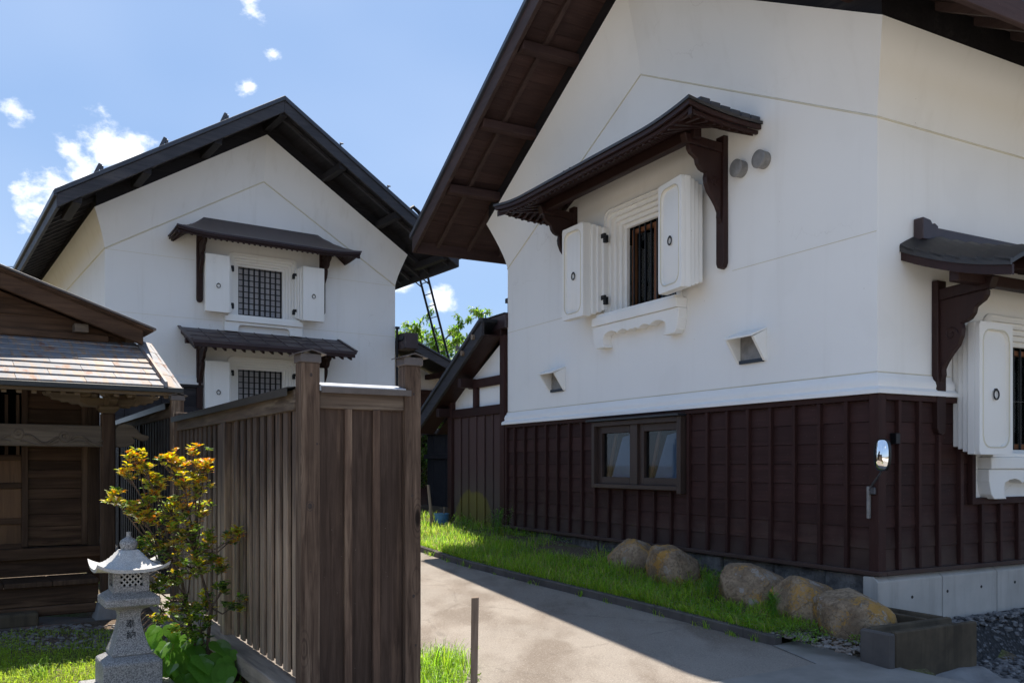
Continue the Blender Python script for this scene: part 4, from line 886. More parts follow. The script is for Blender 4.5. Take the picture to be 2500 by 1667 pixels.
# ------------------------------------------------------------------ half-timbered annex against its left side
an = thing('annex', 'low half-timbered lean-to annex with mossy boards beside the near storehouse', 'annex', (AO[0], AO[1], 0), -61.2)
XL = -9.98
m = MB(); m.add([(XL, .02, 2.6), (-7.74, .02, 2.6), (-7.74, .02, 4.05), (XL, .02, 3.0)], [(0, 1, 2, 3)]); m.add([(XL, .02, .3), (XL, 3, .3), (XL, 3, 3.0), (XL, .02, 3.0)], [(0, 1, 2, 3)]); m.build('wall', 'plaster', an)
MB().box(-7.88, -7.715, -.07, .05, .5, 4.05).build('post', 'stained_upright', an, bevel=.008)
MB().box(-9.19, -7.88, -.055, .04, 3.20, 3.36).build('beam', 'stained_boards', an, bevel=.008)
MB().box(XL - .02, -7.88, -.06, .04, 2.67, 2.84).build('beam', 'stained_boards', an, bevel=.008)
MB().box(-9.0, -8.85, -.05, .04, 2.84, 3.20).build('stud', 'stained_upright', an, bevel=.006)
MB().box(XL - .10, XL + .07, -.08, .09, .45, 3.0).build('post', 'stained_upright', an, bevel=.01)
# upright boards, moss at the foot
t = NT('mossy_boards'); v = t.vec((16, 16, 1.1), 31.0); gg = t.noise(v, 1.6, 7, .6); P = t.sep(); bl = t.noise(t.vec((1, 1, 1)), 2.4, 5)
ex = t.math('ADD', t.math('POWER', t.math('ABSOLUTE', t.math('DIVIDE', t.math('ADD', P[0], 9.05), .82)), 2.4), t.math('ADD', t.math('POWER', t.math('ABSOLUTE', t.math('DIVIDE', t.math('SUBTRACT', P[2], .5), .78)), 2.4), t.math('MULTIPLY', t.math('SUBTRACT', bl, .5), .9)))
c = t.mix(gg, (.05, .023, .02), (.07, .034, .029)); c = t.mix(t.mr(P[2], 1.9, 1.0, 0, .6), c, (.075, .055, .045)); c = t.mix(t.mr(ex, 1.05, .85, 0, .85), c, t.mix(gg, (.115, .09, .012), (.17, .14, .02)))
t.col(t.vary(c, .12)); t.rough(.75); t.bump(gg, .4, .006); M['mossy_boards'] = t.m
n = 6
for i in range(n):
    x0 = lerp(XL + .07, -7.88, i / n); x1 = lerp(XL + .07, -7.88, (i + 1) / n)
    MB().box(x0 + .004, x1 - .004, -.012 - R.uniform(0, .01), .03, .55, 2.67).build('plank', 'mossy_boards', an, bevel=.003)
    if i: MB().box(x0 - .028, x0 + .028, -.045, -.024, .56, 2.67).build('batten', 'mossy_boards', an, bevel=.003)
MB().box(XL - .05, -7.75, -.14, .10, .2, .545).build('sill', 'concrete_mossy', an, bevel=.012)
za = lambda x: 4.33 + .545 * (x + 8.013)             # top of the roof
def slope_prism(m, x0, x1, y0, y1, f, lo, hi): m.hexa([(x0, y0, f(x0) + lo), (x1, y0, f(x1) + lo), (x1, y1, f(x1) + lo), (x0, y1, f(x0) + lo), (x0, y0, f(x0) + hi), (x1, y0, f(x1) + hi), (x1, y1, f(x1) + hi), (x0, y1, f(x0) + hi)]); return m
xr0, xr1, yr = -11.0, -7.98, -.35
rr = slope_prism(MB(), xr0, xr1, yr, 3.2, za, -.05, .0).build('roof', 'roof_metal', an)
slope_prism(MB(), xr0, xr1, yr - .03, yr + .03, za, -.30, -.055).build('barge_board', 'black_barge', rr, bevel=.006)
slope_prism(MB(), xr0 - .02, xr1, yr - .07, yr + .10, za, -.052, .022).build('rake_flashing', 'roof_metal_edge', rr, bevel=.006)
slope_prism(MB(), xr0, xr1, yr + .032, .02, za, -.30, -.27).build('soffit', 'bracket_wood', rr)
slope_prism(MB(), xr0, xr1, .1, 3.1, za, -.30, -.27).build('soffit', 'bracket_wood', rr)
for x, zz in ((-9.05, 3.21), (-10.05, 2.70)): MB().box(x - .07, x + .07, yr + .04, .01, zz, zz + .17).build('purlin', 'bracket_wood', rr, bevel=.006)
MB().box(-8.52, -7.69, -.06, .30, 4.17, 4.42).build('ridge_box', 'brown_sheet', rr, bevel=.01)
MB().box(-8.54, -7.685, -.08, .32, 4.42, 4.44).build('ridge_cap', 'roof_metal_edge', rr, bevel=.005)
for x in (-8.28, -8.72):
    m = MB(); m.tube([(x, yr - .032, za(x) - .13), (x, yr - .075, za(x) - .13)], .05, 10); m.build('purlin_end', 'stake_wood', rr)
MB().box(-8.50, -7.88, -.05, .10, 4.05, 4.17).build('tie_beam', 'bracket_wood_x', rr, bevel=.006)
# downpipe bracket on the storehouse's left edge
m = MB(); m.box(-7.80, -7.70, .0, .10, 4.62, 4.70); m.tube([(-7.76, .06, 4.65), (-7.76, .06, 4.35)], .03, 8); m.build('downpipe', 'iron', ka, smooth=True)
# ------------------------------------------------------------------ the far storehouse
BO = (-9.08, 19.5)
kb = thing('storehouse', 'white plaster storehouse with black gable roof and two stacked shuttered windows behind the fence', 'storehouse', (*BO, 0), 34.6)
W2 = 7.2; C2 = 3.6; D2 = 12.0; ZB2, ZW2, ZT2 = 3.64, 6.58, 7.40; F2 = .25; MB2 = .633; CH2 = 8.72; TOP2 = ZT2 + .625 * (C2 + F2)
tfB = lambda a, b, z: (C2 - .02 + a, -b, z)
uz, lz = 6.0, 3.49
m = MB(); hole2 = lambda zc: [(C2 - .02 + a, z) for a, z in ((-.84, zc - .64), (.84, zc - .64), (.84, zc + .86), (-.84, zc + .86))]
poly_sheet(m, [(0, 2.0), (W2, 2.0), (W2, ZW2), (C2, CH2), (0, ZW2)], [hole2(uz), hole2(lz)], lambda x, z: (x, 0, z)); m.build('gable_wall', 'plaster_old', kb)
m = MB(); m.add([(0, 0, 0), (0, D2, 0), (0, D2, ZW2), (0, 0, ZW2)], [(0, 1, 2, 3)]); m.add([(W2, 0, 0), (W2, D2, 0), (W2, D2, ZW2), (W2, 0, ZW2)], [(0, 1, 2, 3)]); m.add([(0, D2, 0), (W2, D2, 0), (W2, D2, ZW2), (C2, D2, CH2), (0, D2, ZW2)], [(0, 1, 2, 3, 4)]); m.build('side_wall', 'plaster_old', kb)
m = MB()
flare((0, 0, ZW2), (C2, 0, CH2), (-F2, -F2, ZT2), (C2, -F2, TOP2)); flare((C2, 0, CH2), (W2, 0, ZW2), (C2, -F2, TOP2), (W2 + F2, -F2, ZT2))
flare((0, D2, ZW2), (0, 0, ZW2), (-F2, D2, ZT2), (-F2, -F2, ZT2)); flare((W2, 0, ZW2), (W2, D2, ZW2), (W2 + F2, -F2, ZT2), (W2 + F2, D2, ZT2)); m.build('flared_wall', 'plaster_old', kb, smooth=True)
m = MB()
for a, b in (((0, -.004, ZW2), (C2, -.004, CH2)), ((C2, -.004, CH2), (W2, -.004, ZW2)), ((-.004, 0, ZW2), (-.004, D2, ZW2))): m.tube([a, b], .018, 6)
m.build('bead', 'plaster_bead', kb, smooth=True)
for x0, x1, z in ((.01, 1.95, 6.575), (5.22, 7.19, 6.57), (.01, 2.60, 5.20), (4.62, 7.19, 5.20)): MB().box(x0, x1, -.002, .004, z - .005, z + .003).build('render_joint', 'plaster_bead', kb)
n = len(prof)
for x0, x1 in ((-.07, 2.1), (5.1, 7.27)):
    m = MB(); pts = [[(x, -d * .8, z + (ZB2 - ZB)) for d, z in prof] for x in (x0, x1)]
    m.add(pts[0] + pts[1], [(j, j + 1, n + j + 1, n + j) for j in range(n - 1)] + [tuple(range(n)), tuple(n + j for j in range(n))]); m.build('ledge', 'plaster_old', kb, smooth=True)
# black boarded base
for r in range(14):
    z0 = .2 + r * .245; z1 = z0 + .25
    for x0, x1 in (((-.01, 2.13), (5.07, 7.21)) if z1 > 2.6 else ((-.01, 7.21),)):
        m = MB(); m.hexa([(x0, -.03, z0), (x1, -.03, z0), (x1, .01, z0), (x0, .01, z0), (x0, -.014, z1), (x1, -.014, z1), (x1, .01, z1), (x0, .01, z1)]); m.build('cladding_board', 'black_boards', kb)
for i in range(19):
    x = .03 + i * .397
    if x < 2.1 or x > 5.1: MB().box(x - .025, x + .025, -.07, -.01, .2, 3.60).build('batten', 'black_boards', kb)
for x0, x1 in ((-.02, 2.13), (5.07, 7.22)): MB().box(x0, x1, -.075, .0, 3.57, 3.638).build('top_rail', 'black_boards', kb, bevel=.005)
MB().box(-.3, W2 + .3, -.2, .2, -.2, .25).build('foundation', 'concrete_grey', kb)
kura_window(kb, tfB, uz, 'grid', False); kura_window(kb, tfB, lz, 'grid', False)
hip_canopy(kb, tfB, 2.24, .88, 7.07, 7.62, uz + .05, 'brown_sheet', 'bracket_wood_x', lift=.08, nraf=30, tiles=False, rafters=True, ba=1.53)
lean_canopy(kb, tfB, 2.0, 1.12, 4.98, 4.56, lz + .05, 'brown_sheet', 'bracket_wood_x', curve=0, nseam=9, ba=1.53, ridge=False, rows_=3)
# roof
H2 = 4.74; YB = -1.42; zs2 = lambda x: 10.12 - MB2 * abs(x - C2)
rb = MB()
for sg in (-1, 1):
    xe = C2 + sg * H2
    rb.hexa([(C2, YB, zs2(C2) + .03), (xe, YB, zs2(xe) + .03), (xe, D2 + 1, zs2(xe) + .03), (C2, D2 + 1, zs2(C2) + .03), (C2, YB, zs2(C2) + .15), (xe, YB, zs2(xe) + .15), (xe, D2 + 1, zs2(xe) + .15), (C2, D2 + 1, zs2(C2) + .15)])
rb = rb.build('roof', 'roof_metal', kb)
m = MB(); m.add([(C2 + sg * t, -F2 + .03, z) for sg, t, z in ((1, C2 + F2 - .03, ZT2), (0, 0, TOP2), (-1, C2 + F2 - .03, ZT2))] + [(C2 + sg * t, -F2 + .05, zs2(C2 + sg * t) + .02) for sg, t in ((1, C2 + F2 - .05), (0, 0), (-1, C2 + F2 - .05))], [(0, 1, 4, 3), (1, 2, 5, 4)])
for sg in (-1, 1): xw = C2 + sg * (C2 + F2 - .04); m.add([(xw, -F2 + .03, ZT2), (xw, D2, ZT2), (xw, D2, zs2(xw) + .02), (xw, -F2 + .03, zs2(xw) + .02)], [(0, 1, 2, 3)])
m.build('attic_screen', 'black_boards', rb)
for sg in (-1, 1):
    nb3 = 22
    for i in range(nb3):
        t0, t1 = H2 * i / nb3 + .004, H2 * (i + 1) / nb3 - .004; x0, x1 = C2 + sg * t0, C2 + sg * t1; yb = .3 if t1 < 3.7 else D2 + .9; dz = R.uniform(0, .006)
        m = MB(); m.hexa([(x0, YB + .05, zs2(x0) + dz), (x1, YB + .05, zs2(x1) + dz), (x1, yb, zs2(x1) + dz), (x0, yb, zs2(x0) + dz), (x0, YB + .05, zs2(x0) + .028), (x1, YB + .05, zs2(x1) + .028), (x1, yb, zs2(x1) + .028), (x0, yb, zs2(x0) + .028)]); m.build('soffit_board', 'black_boards_y', rb)
    for t in (0, 1.5, 3.0, 4.35):
        if t == 0 and sg > 0: continue
        x = C2 + sg * t; MB().box(x - .09, x + .09, YB + .06, .2, zs2(x) - .24, zs2(x) - .065).build('purlin', 'black_boards_y', rb, bevel=.01)
    for yr in (-.95,):
        x0, x1 = C2 + sg * .1, C2 + sg * (H2 - .06); m = MB(); m.hexa([(x0, yr - .04, zs2(x0) - .08), (x1, yr - .04, zs2(x1) - .08), (x1, yr + .04, zs2(x1) - .08), (x0, yr + .04, zs2(x0) - .08), (x0, yr - .04, zs2(x0) - .002), (x1, yr - .04, zs2(x1) - .002), (x1, yr + .04, zs2(x1) - .002), (x0, yr + .04, zs2(x0) - .002)]); m.build('rafter', 'black_barge', rb)
    y = .1
    while y < 11.5:
        x0, x1 = C2 + sg * (C2 + .2), C2 + sg * (H2 - .06); m = MB(); m.hexa([(x0, y - .04, zs2(x0) - .10), (x1, y - .04, zs2(x1) - .10), (x1, y + .04, zs2(x1) - .10), (x0, y + .04, zs2(x0) - .10), (x0, y - .04, zs2(x0)), (x1, y - .04, zs2(x1)), (x1, y + .04, zs2(x1)), (x0, y + .04, zs2(x0))]); m.build('rafter', 'black_barge', rb); y += .55
    xe = C2 + sg * H2
    m = MB(); m.hexa([(C2, YB - .03, zs2(C2) - .16), (xe, YB - .03, zs2(xe) - .16), (xe, YB + .03, zs2(xe) - .16), (C2, YB + .03, zs2(C2) - .16), (C2, YB - .03, zs2(C2) + .11), (xe, YB - .03, zs2(xe) + .11), (xe, YB + .03, zs2(xe) + .11), (C2, YB + .03, zs2(C2) + .11)]); m.build('barge_board', 'black_barge', rb, bevel=.008)
    m = MB(); m.hexa([(C2, YB - .07, zs2(C2) + .11), (xe + sg * .05, YB - .07, zs2(xe) + .08), (xe + sg * .05, YB + .2, zs2(xe) + .08), (C2, YB + .2, zs2(C2) + .11), (C2, YB - .07, zs2(C2) + .215), (xe + sg * .05, YB - .07, zs2(xe) + .185), (xe + sg * .05, YB + .2, zs2(xe) + .185), (C2, YB + .2, zs2(C2) + .215)]); m.build('rake_flashing', 'roof_metal_edge', rb, bevel=.008)
    MB().box(min(xe, xe - sg * .06), max(xe, xe - sg * .06), YB + .032, D2 + 1, zs2(xe) - .16, zs2(xe) + .05).build('eave_fascia', 'black_barge', rb, bevel=.008)
    MB().box(min(xe + sg * .06, xe), max(xe + sg * .06, xe), YB - .06, D2 + 1, zs2(xe) + .06, zs2(xe) + .17).build('eave_edge', 'roof_metal_edge', rb, bevel=.006)
for x in (-.375, .915, 2.218):
    z = zs2(x) + .16; m = MB(); m.hexa([(x - .10, YB + .05, z - .03), (x - .02, YB + .05, z), (x - .02, YB + .13, z), (x - .10, YB + .13, z - .03), (x + .03, YB + .05, z + .27), (x + .10, YB + .05, z + .24), (x + .10, YB + .13, z + .24), (x + .03, YB + .13, z + .27)]); m.box(x + .06, x + .12, YB + .05, YB + .13, z + .10, z + .22); m.build('snow_guard', 'iron_grey', rb, bevel=.005)
for x in (4.963, 6.236):
    z = zs2(x) + .14; m = MB(); m.tube([(x, YB + .08, z), (x + .10, YB + .08, z + .17)], .022, 6); m.tube([(x + .06, YB + .08, z + .17), (x + .15, YB + .08, z + .17)], .018, 6); m.build('snow_guard', 'iron_grey', rb)
m = MB(); m.tube([(7.0, YB + .3, zs2(7.0) + .12), (7.03, YB + .3, zs2(7.0) + .36), (7.15, YB + .3, zs2(7.0) + .46), (7.3, YB + .3, zs2(7.3) + .55), (7.45, YB + .3, zs2(7.45) + .48), (7.55, YB + .3, zs2(7.55) + .2)], .05, 8); m.build('conduit', 'iron', rb, smooth=True)
m = MB(); m.tube([(W2 + .05, -.02, 5.45), (W2 + .05, -.02, 3.7)], .035, 8); m.box(W2, W2 + .11, -.06, .03, 5.42, 5.48); m.build('downpipe', 'iron', kb, smooth=True)

# lean-to against the far storehouse's right flank
la = thing('lean_to_shed', 'small pinkish walled lean-to with black sloping roof edge beside the far storehouse', 'shed', (*BO, 0), 34.6)
zl = lambda x: 5.10 - .42 * (x - 7.3)
m = MB(); m.add([(7.25, .9, .2), (11.5, .9, .2), (11.5, .9, zl(11.5) - .1), (7.25, .9, zl(7.25) - .1), (11.5, 4.5, .2), (11.5, 4.5, zl(11.5) - .1)], [(0, 1, 2, 3), (1, 4, 5, 2)]); m.build('wall', 'plaster_lean', la)
rl = slope_prism(MB(), 7.26, 12.0, -.35, 4.8, zl, 0, .08).build('roof', 'roof_metal', la)
slope_prism(MB(), 7.6, 12.0, -.42, -.36, zl, -.17, .06).build('barge_board', 'black_barge', rl, bevel=.008)
slope_prism(MB(), 7.6, 12.02, -.46, -.25, zl, .065, .12).build('rake_flashing', 'roof_metal_edge', rl, bevel=.006)
MB().box(7.28, 7.66, -.46, .1, 4.86, 5.28).build('ridge_box', 'brown_sheet', rl, bevel=.012)
slope_prism(MB(), 7.28, 12.0, -.35, .88, zl, -.05, -.002).build('soffit', 'black_boards_y', rl)
MB().box(7.28, 11.5, .80, .89, 3.72, 3.90).build('beam', 'stained_boards', la, bevel=.01)
MB().box(7.33, 7.50, .74, .89, .3, 4.95).build('post', 'stained_upright', la, bevel=.01)
MB().box(7.3, 11.5, .83, .895, .3, 3.72).build('skirt_boards', 'stained_boards', la)
MB().box(8.60, 8.74, -.30, .895, 4.20, 4.34).build('purlin', 'stained_boards', la, bevel=.01)
# steel ladder up to the far storehouse's eave
ld = thing('roof_ladder', 'dark steel ladder leaning up to the far storehouse eave', 'ladder', (*BO, 0), 34.6)
p0, p1 = Vector((8.75, 0, 7.75)), Vector((10.95, 0, .5))
for y in (1.25, 1.72):
    MB().tube([(p0.x, y, p0.z), (p1.x, y, p1.z)], .035, 6).build('rail', 'iron', ld)
k = 22
for i in range(k):
    q = p0.lerp(p1, (i + .9) / k); MB().tube([(q.x, 1.25, q.z), (q.x, 1.72, q.z)], .014, 6).build('rung', 'iron', ld)
for y in (1.25, 1.72): q = p0.lerp(p1, .10); MB().tube([(q.x, y, q.z), (8.35, y, 7.40)], .018, 6).build('stay', 'iron', ld)

# dark gate closing the gap between the buildings
gt = thing('gate', 'dark wooden gate with metal coping in the gap between the buildings', 'gate', (AO[0], AO[1], 0), -61.2)
for i in range(11):
    x0 = -14.2 + i * .36; MB().box(x0 + .005, x0 + .355, 1.25 + R.uniform(0, .015), 1.30, .75, 2.50).build('plank', 'black_boards_y', gt, bevel=.004)
MB().box(-14.25, -10.2, 1.10, 1.42, 2.50, 2.60).build('coping', 'cap_metal', gt, bevel=.008)
MB().box(-14.25, -10.2, 1.18, 1.25, 1.9, 2.02).build('rail', 'black_boards', gt, bevel=.006)
m = MB(); m.tube([(-11.05, 1.24, 2.12), (-11.05, 1.16, 2.10), (-11.05, 1.15, 1.95), (-11.05, 1.24, 1.92)], .022, 6); m.build('handle', 'white_paint', gt, smooth=True)
MB().box(-14.25, -10.2, 1.0, 1.5, .2, .76).build('footing', 'concrete_mossy', gt, bevel=.02)
m = MB(); m.box(-11.85, -11.35, .75, 1.02, .4, .99); tag(m.build('concrete_block', 'concrete_grey', None, bevel=.015), 'pale concrete block standing in front of the dark gate', 'block'); bpy.context.scene.objects['concrete_block'].location = (AO[0], AO[1], 0); bpy.context.scene.objects['concrete_block'].rotation_euler = (0, 0, rad(-61.2))
# bucket and stick in the verge
bk = thing('bucket', 'small light blue plastic bucket at the far end of the grass verge', 'bucket', (-1.36, 16.9, .50))
m = MB(); m.lathe([(.115, 0), (.14, .30), (.15, .30), (.15, .32), (.128, .32), (.105, .03)], n=20); m.build('pail', 'blue_plastic', bk, smooth=True)
MB().tube([(-.15, 0, .30), (-.16, -.06, .22), (-.12, -.15, .15), (0, -.17, .12), (.12, -.15, .15), (.16, -.06, .22), (.15, 0, .30)], .006, 5).build('bail', 'iron_grey', bk, smooth=True)
m = MB(); m.tube([(.02, .02, .05), (.05, .03, .44)], .016, 6); m.build('brush_handle', 'stake_wood', bk)
m = MB(); m.tube([(-1.46, 16.2, .40), (-1.50, 16.25, .8), (-1.56, 16.3, 1.38)], [.035, .03, .026], 7); tag(m.build('garden_stick', 'stake_wood', smooth=True), 'thin upright bamboo stick beside the far gate', 'stick')

# ------------------------------------------------------------------ timber fence by the driveway
FO = (-1.278, 5.3)
def fence_cap(parent, x, y, z, hw=.062, pk=.02):
    m = MB(); m.box(x - hw - .004, x + hw + .004, y - hw - .004, y + hw + .004, z - .055, z); o = m.build('post_cap', 'cap_metal', parent, bevel=.004)
    m = MB(); e = hw + .028
    m.slab([[(x - e, y - e, z - .008), (x - e, y + e, z - .008)], [(x, y - e, z + .018), (x, y + e, z + .018)], [(x + e, y - e, z - .008), (x + e, y + e, z - .008)]], (0, 0, .007)); m.build('cap_plate', 'cap_metal', o)
fe = thing('fence', 'weathered brown timber fence with two capped posts beside the driveway', 'fence', (*FO, 0), 30.9)
MB().box(0, .118, 0, .118, -.3, 2.375).build('post', 'fence_post', fe, bevel=.007, seg=2)
MB().box(.686, .797, .0, .111, -.3, 2.395).build('post', 'fence_post', fe, bevel=.007, seg=2)
fence_cap(fe, .059, .059, 2.43); fence_cap(fe, .7415, .0555, 2.45)
for kx, kz, kr in ((.062, 2.30, .016), (.100, 1.88, .013), (.055, 1.50, .022), (.060, 1.10, .012), (.715, 2.33, .011), (.745, 2.21, .013), (.770, 2.03, .010), (.735, 1.55, .014), (.715, 1.20, .010), (.745, .90, .016), (.760, .58, .013), (.705, .66, .012)):
    m = MB(lambda a, b, c: (kx + a * kr, .002 - c * kr * .5, kz + b * kr * 1.25)); m.lathe([(1.35, -.2), (1.3, .10), (1.05, .22), (.85, .12), (.8, .05), (.55, .30), (.2, .36)], n=14); m.build('knot', 'knot_wood', fe, smooth=True)
# front leaf: three wide boards, two cover strips, head rail and tin capping
for a0, a1 in ((.120, .306), (.310, .494), (.498, .684)): MB().box(a0, a1, .045 + R.uniform(0, .004), .068, .05, 2.105).build('plank', 'fence_front', fe, bevel=.003)
for a in (.308, .496): MB().box(a - .024, a + .024, .014, .044, .06, 2.102).build('cover_strip', 'fence_strip', fe, bevel=.004)
MB().box(.119, .685, .018, .072, 2.10, 2.21).build('head_rail', 'fence_rail', fe, bevel=.004)
m = MB(); m.slab([[(.12, -.02, 2.195), (.72, -.02, 2.195)], [(.12, -.022, 2.232), (.72, -.022, 2.232)]], (0, .004, 0)); m.build('cap_fascia', 'cap_metal', fe)
m = MB(); m.slab([[(.119, -.022, 2.233), (.68, -.022, 2.233)], [(.119, .12, 2.262), (.68, .12, 2.262)]], (0, 0, .006)); m.build('cap_sheet', 'cap_zinc', fe)
MB().box(.60, .69, -.05, .02, .12, .20).build('foot_rail', 'cap_zinc', fe, bevel=.004)
# side run: proud and set-back boards in turn
LY = 4.12
MB().box(-.012, .10, LY - .07, LY + .05, -.1, 2.28).build('post', 'fence_post', fe, bevel=.006)
MB().box(-.018, .08, 1.93, 2.09, -.1, 2.09).build('post', 'fence_side', fe, bevel=.006)
MB().box(.0405, .0605, .10, .195, .442, 2.095).build('back_plank', 'fence_side', fe)
y = .125; i = 0
while y < LY - .12:
    if not (1.86 < y + .05 < 2.16):
        w = R.uniform(.092, .108)
        MB().box(.012 + R.uniform(-.003, .003), .034, y, y + w, .43, 2.095).build('plank', 'fence_side', fe, bevel=.003)
    MB().box(.040, .060, y + .072, y + .228, .442, 2.095).build('back_plank', 'fence_side', fe)
    if i % 2 == 0: pass
    y += .19; i += 1
MB().box(-.008, .07, .118, LY - .07, 2.09, 2.219).build('head_rail', 'fence_rail_y', fe, bevel=.004)
m = MB(); m.slab([[(-.055, .118, 2.178), (-.055, LY - .02, 2.178)], [(-.055, .118, 2.222), (-.055, LY - .02, 2.222)]], (.004, 0, 0)); m.build('cap_fascia', 'cap_metal_dark', fe)
for i in range(5):
    y0, y1 = lerp(.118, LY - .02, i / 5), lerp(.118, LY - .02, (i + 1) / 5) - .003
    m = MB(); m.slab([[(-.056, y0, 2.223), (.02, y0, 2.232), (.10, y0, 2.223)], [(-.056, y1, 2.223), (.02, y1, 2.232), (.10, y1, 2.223)]], (0, 0, .006)); m.build('cap_sheet', 'cap_metal_dark', fe)
MB().box(-.10, .055, .121, 3.9, .265, .40).build('sill_beam', 'sill_beam', fe, bevel=.012, seg=2)
for y in (1.35, 2.4, 3.4): MB().box(-.07, .03, y, y + .12, -.15, .262).build('sill_post', 'fence_post', fe, bevel=.006)
for i in range(8): y = .2 + i * .46; MB().box(.0, .02, y, y + .42, -.1, .23).build('skirt_board', 'fence_side', fe, bevel=.004)
# second run, a step higher, farther back
f2 = thing('fence', 'dark timber fence run a step higher, leading back past the shrine', 'fence', (*FO, 0), 30.9)
MB().box(-.01, .11, 4.30, 4.42, -.1, 2.44).build('post', 'fence_post', f2, bevel=.006)
fence_cap(f2, .05, 4.36, 2.47, .065)
y = 4.45
while y < 11.3:
    w = R.uniform(.092, .106); MB().box(.012, .034, y, y + w, .55, 2.25).build('plank', 'black_boards_y', f2, bevel=.003); MB().box(.040, .060, y + .085, y + .20, .56, 2.25).build('back_plank', 'black_boards_y', f2); y += .19
MB().box(-.008, .07, 4.43, 11.4, 2.25, 2.385).build('head_rail', 'fence_rail_y', f2, bevel=.004)
m = MB(); m.slab([[(-.056, 4.43, 2.388), (.02, 4.43, 2.398), (.10, 4.43, 2.388)], [(-.056, 11.4, 2.388), (.02, 11.4, 2.398), (.10, 11.4, 2.388)]], (0, 0, .006)); m.build('cap_sheet', 'cap_metal_dark', f2)
m = MB(); m.slab([[(-.055, 4.43, 2.33), (-.055, 11.4, 2.33)], [(-.055, 4.43, 2.387), (-.055, 11.4, 2.387)]], (.004, 0, 0)); m.build('cap_fascia', 'cap_metal_dark', f2)
MB().box(-.10, .055, 4.43, 11.4, .41, .53).build('sill_beam', 'sill_beam', f2, bevel=.01)
for y in (6.5, 8.6, 10.7): MB().box(-.012, .10, y, y + .12, -.1, 2.25).build('post', 'black_boards_y', f2, bevel=.006)
# ------------------------------------------------------------------ little shrine on the left
SO = (-4.30, 9.3)
sh = thing('shrine', 'small old unpainted wooden shrine with rusty sheet roof on the left', 'shrine', (*SO, .0), 34.6)
# posts, carved lintel and nosing
for x in (0, -2.35):
    m = MB(); m.sqloft([(.066, .30), (.066, 2.30)], (x, 0)); m.build('post', 'shrine_wood_z', sh, bevel=.012)
    m = MB(); m.sqloft([(.15, .02), (.14, .12), (.105, .285), (.085, .30)], (x, 0)); m.build('post_stone', 'concrete_grey', sh, bevel=.012, seg=2)
m = MB(); m.hexa([(-2.28, -.055, 1.95), (-.066, -.055, 1.94), (-.066, .055, 1.94), (-2.28, .055, 1.95), (-2.28, -.055, 2.165), (-.066, -.055, 2.165), (-.066, .055, 2.165), (-2.28, .055, 2.165)]); kz = m.build('carved_lintel', 'shrine_carved', sh, bevel=.012, seg=2)
def curl(cx, cz, r, turns, dr, a0, sgn=1, tail=None):
    pts = []
    n = int(turns * 14)
    for i in range(n): a = a0 + sgn * i * 2 * math.pi / 14; rr_ = r * (1 - dr * i / n); pts.append((cx + rr_ * math.cos(a), -.056, cz + rr_ * math.sin(a)))
    return ([(*tail[0:1], -.056, tail[1])] if tail else []) + pts
for i in range(5):
    cx = -.42 - i * .42; fl = 1 if i % 2 else -1
    for dz, r in ((0, .062), (0, .044)):
        MB().tube(curl(cx, 2.06 + .012 * fl, r, 1.35, .75, math.pi * (1 if fl > 0 else 0), fl), .013, 6).build('wave_carving', 'shrine_carved', kz, smooth=True)
    pts = [(cx + .06 + u * .30, -.056, 2.01 + .05 * math.sin(u * 6.2 + i) * (1 - .3 * u)) for u in frange(0, 1, 10)]
    MB().tube(pts, .013, 6).build('wave_carving', 'shrine_carved', kz, smooth=True)
    pts = [(cx + .02 + u * .34, -.056, 1.975 + .025 * math.sin(u * 5 + i * 2)) for u in frange(0, 1, 8)]
    MB().tube(pts, .010, 6).build('wave_carving', 'shrine_carved', kz, smooth=True)
for x, sg in ((0, 1), (-2.35, -1)):
    nose = [(.066, 2.13), (.10, 2.175), (.16, 2.195), (.23, 2.18), (.28, 2.14), (.33, 2.085), (.38, 2.075), (.405, 2.055), (.40, 2.025), (.37, 2.01), (.32, 2.015), (.28, 2.04), (.24, 2.05), (.265, 2.02), (.27, 1.99), (.24, 1.965), (.19, 1.945), (.12, 1.94), (.066, 1.945)]
    m = MB(); m.prism([(x + sg * a, z) for a, z in nose], lambda a, z, d: (a, d, z), -.045, .045); m.build('beam_nose', 'shrine_carved', sh, bevel=.012, seg=2)
# bracket complex on the right post
bc = MB(); bc.sqloft([(.06, 2.30), (.10, 2.345), (.10, 2.375)], (0, 0)); bc = bc.build('bracket_set', 'shrine_beam_pale', sh, bevel=.006)
def arm(w, z, th, y0, y1, mat='shrine_beam_pale'):
    p = [(-w, z + .085), (-w, z + .045), (-w + .03, z + .02), (-w + .08, z), (w - .08, z), (w - .03, z + .02), (w, z + .045), (w, z + .085)]
    MB().prism(p, lambda a, zz, d: (a, d, zz), y0, y1).build('bracket_arm', mat, bc, bevel=.005)
arm(.27, 2.375, .08, -.045, .045)
for a in (-.22, 0, .22): MB().sqloft([(.035, 2.46), (.055, 2.485), (.055, 2.515)], (a, 0)).build('bearing_block', 'shrine_beam_pale', bc, bevel=.004)
m = MB(); m.prism([(.10, 2.46), (-.10, 2.46), (-.34, 2.46), (-.36, 2.42), (-.32, 2.39), (-.26, 2.375), (-.10, 2.375), (.10, 2.375)], lambda b, z, d: (d, b, z), -.04, .04); m.build('bracket_arm', 'shrine_beam_pale', bc, bevel=.005)
MB().sqloft([(.035, 2.46), (.055, 2.485), (.055, 2.515)], (0, -.28)).build('bearing_block', 'shrine_beam_pale', bc, bevel=.004)
cloud = [(-.10, 2.50), (-.62, 2.50), (-.60, 2.465), (-.55, 2.455), (-.53, 2.425), (-.47, 2.42), (-.44, 2.40), (-.38, 2.405), (-.34, 2.38), (-.28, 2.385), (-.25, 2.36), (-.10, 2.36)]
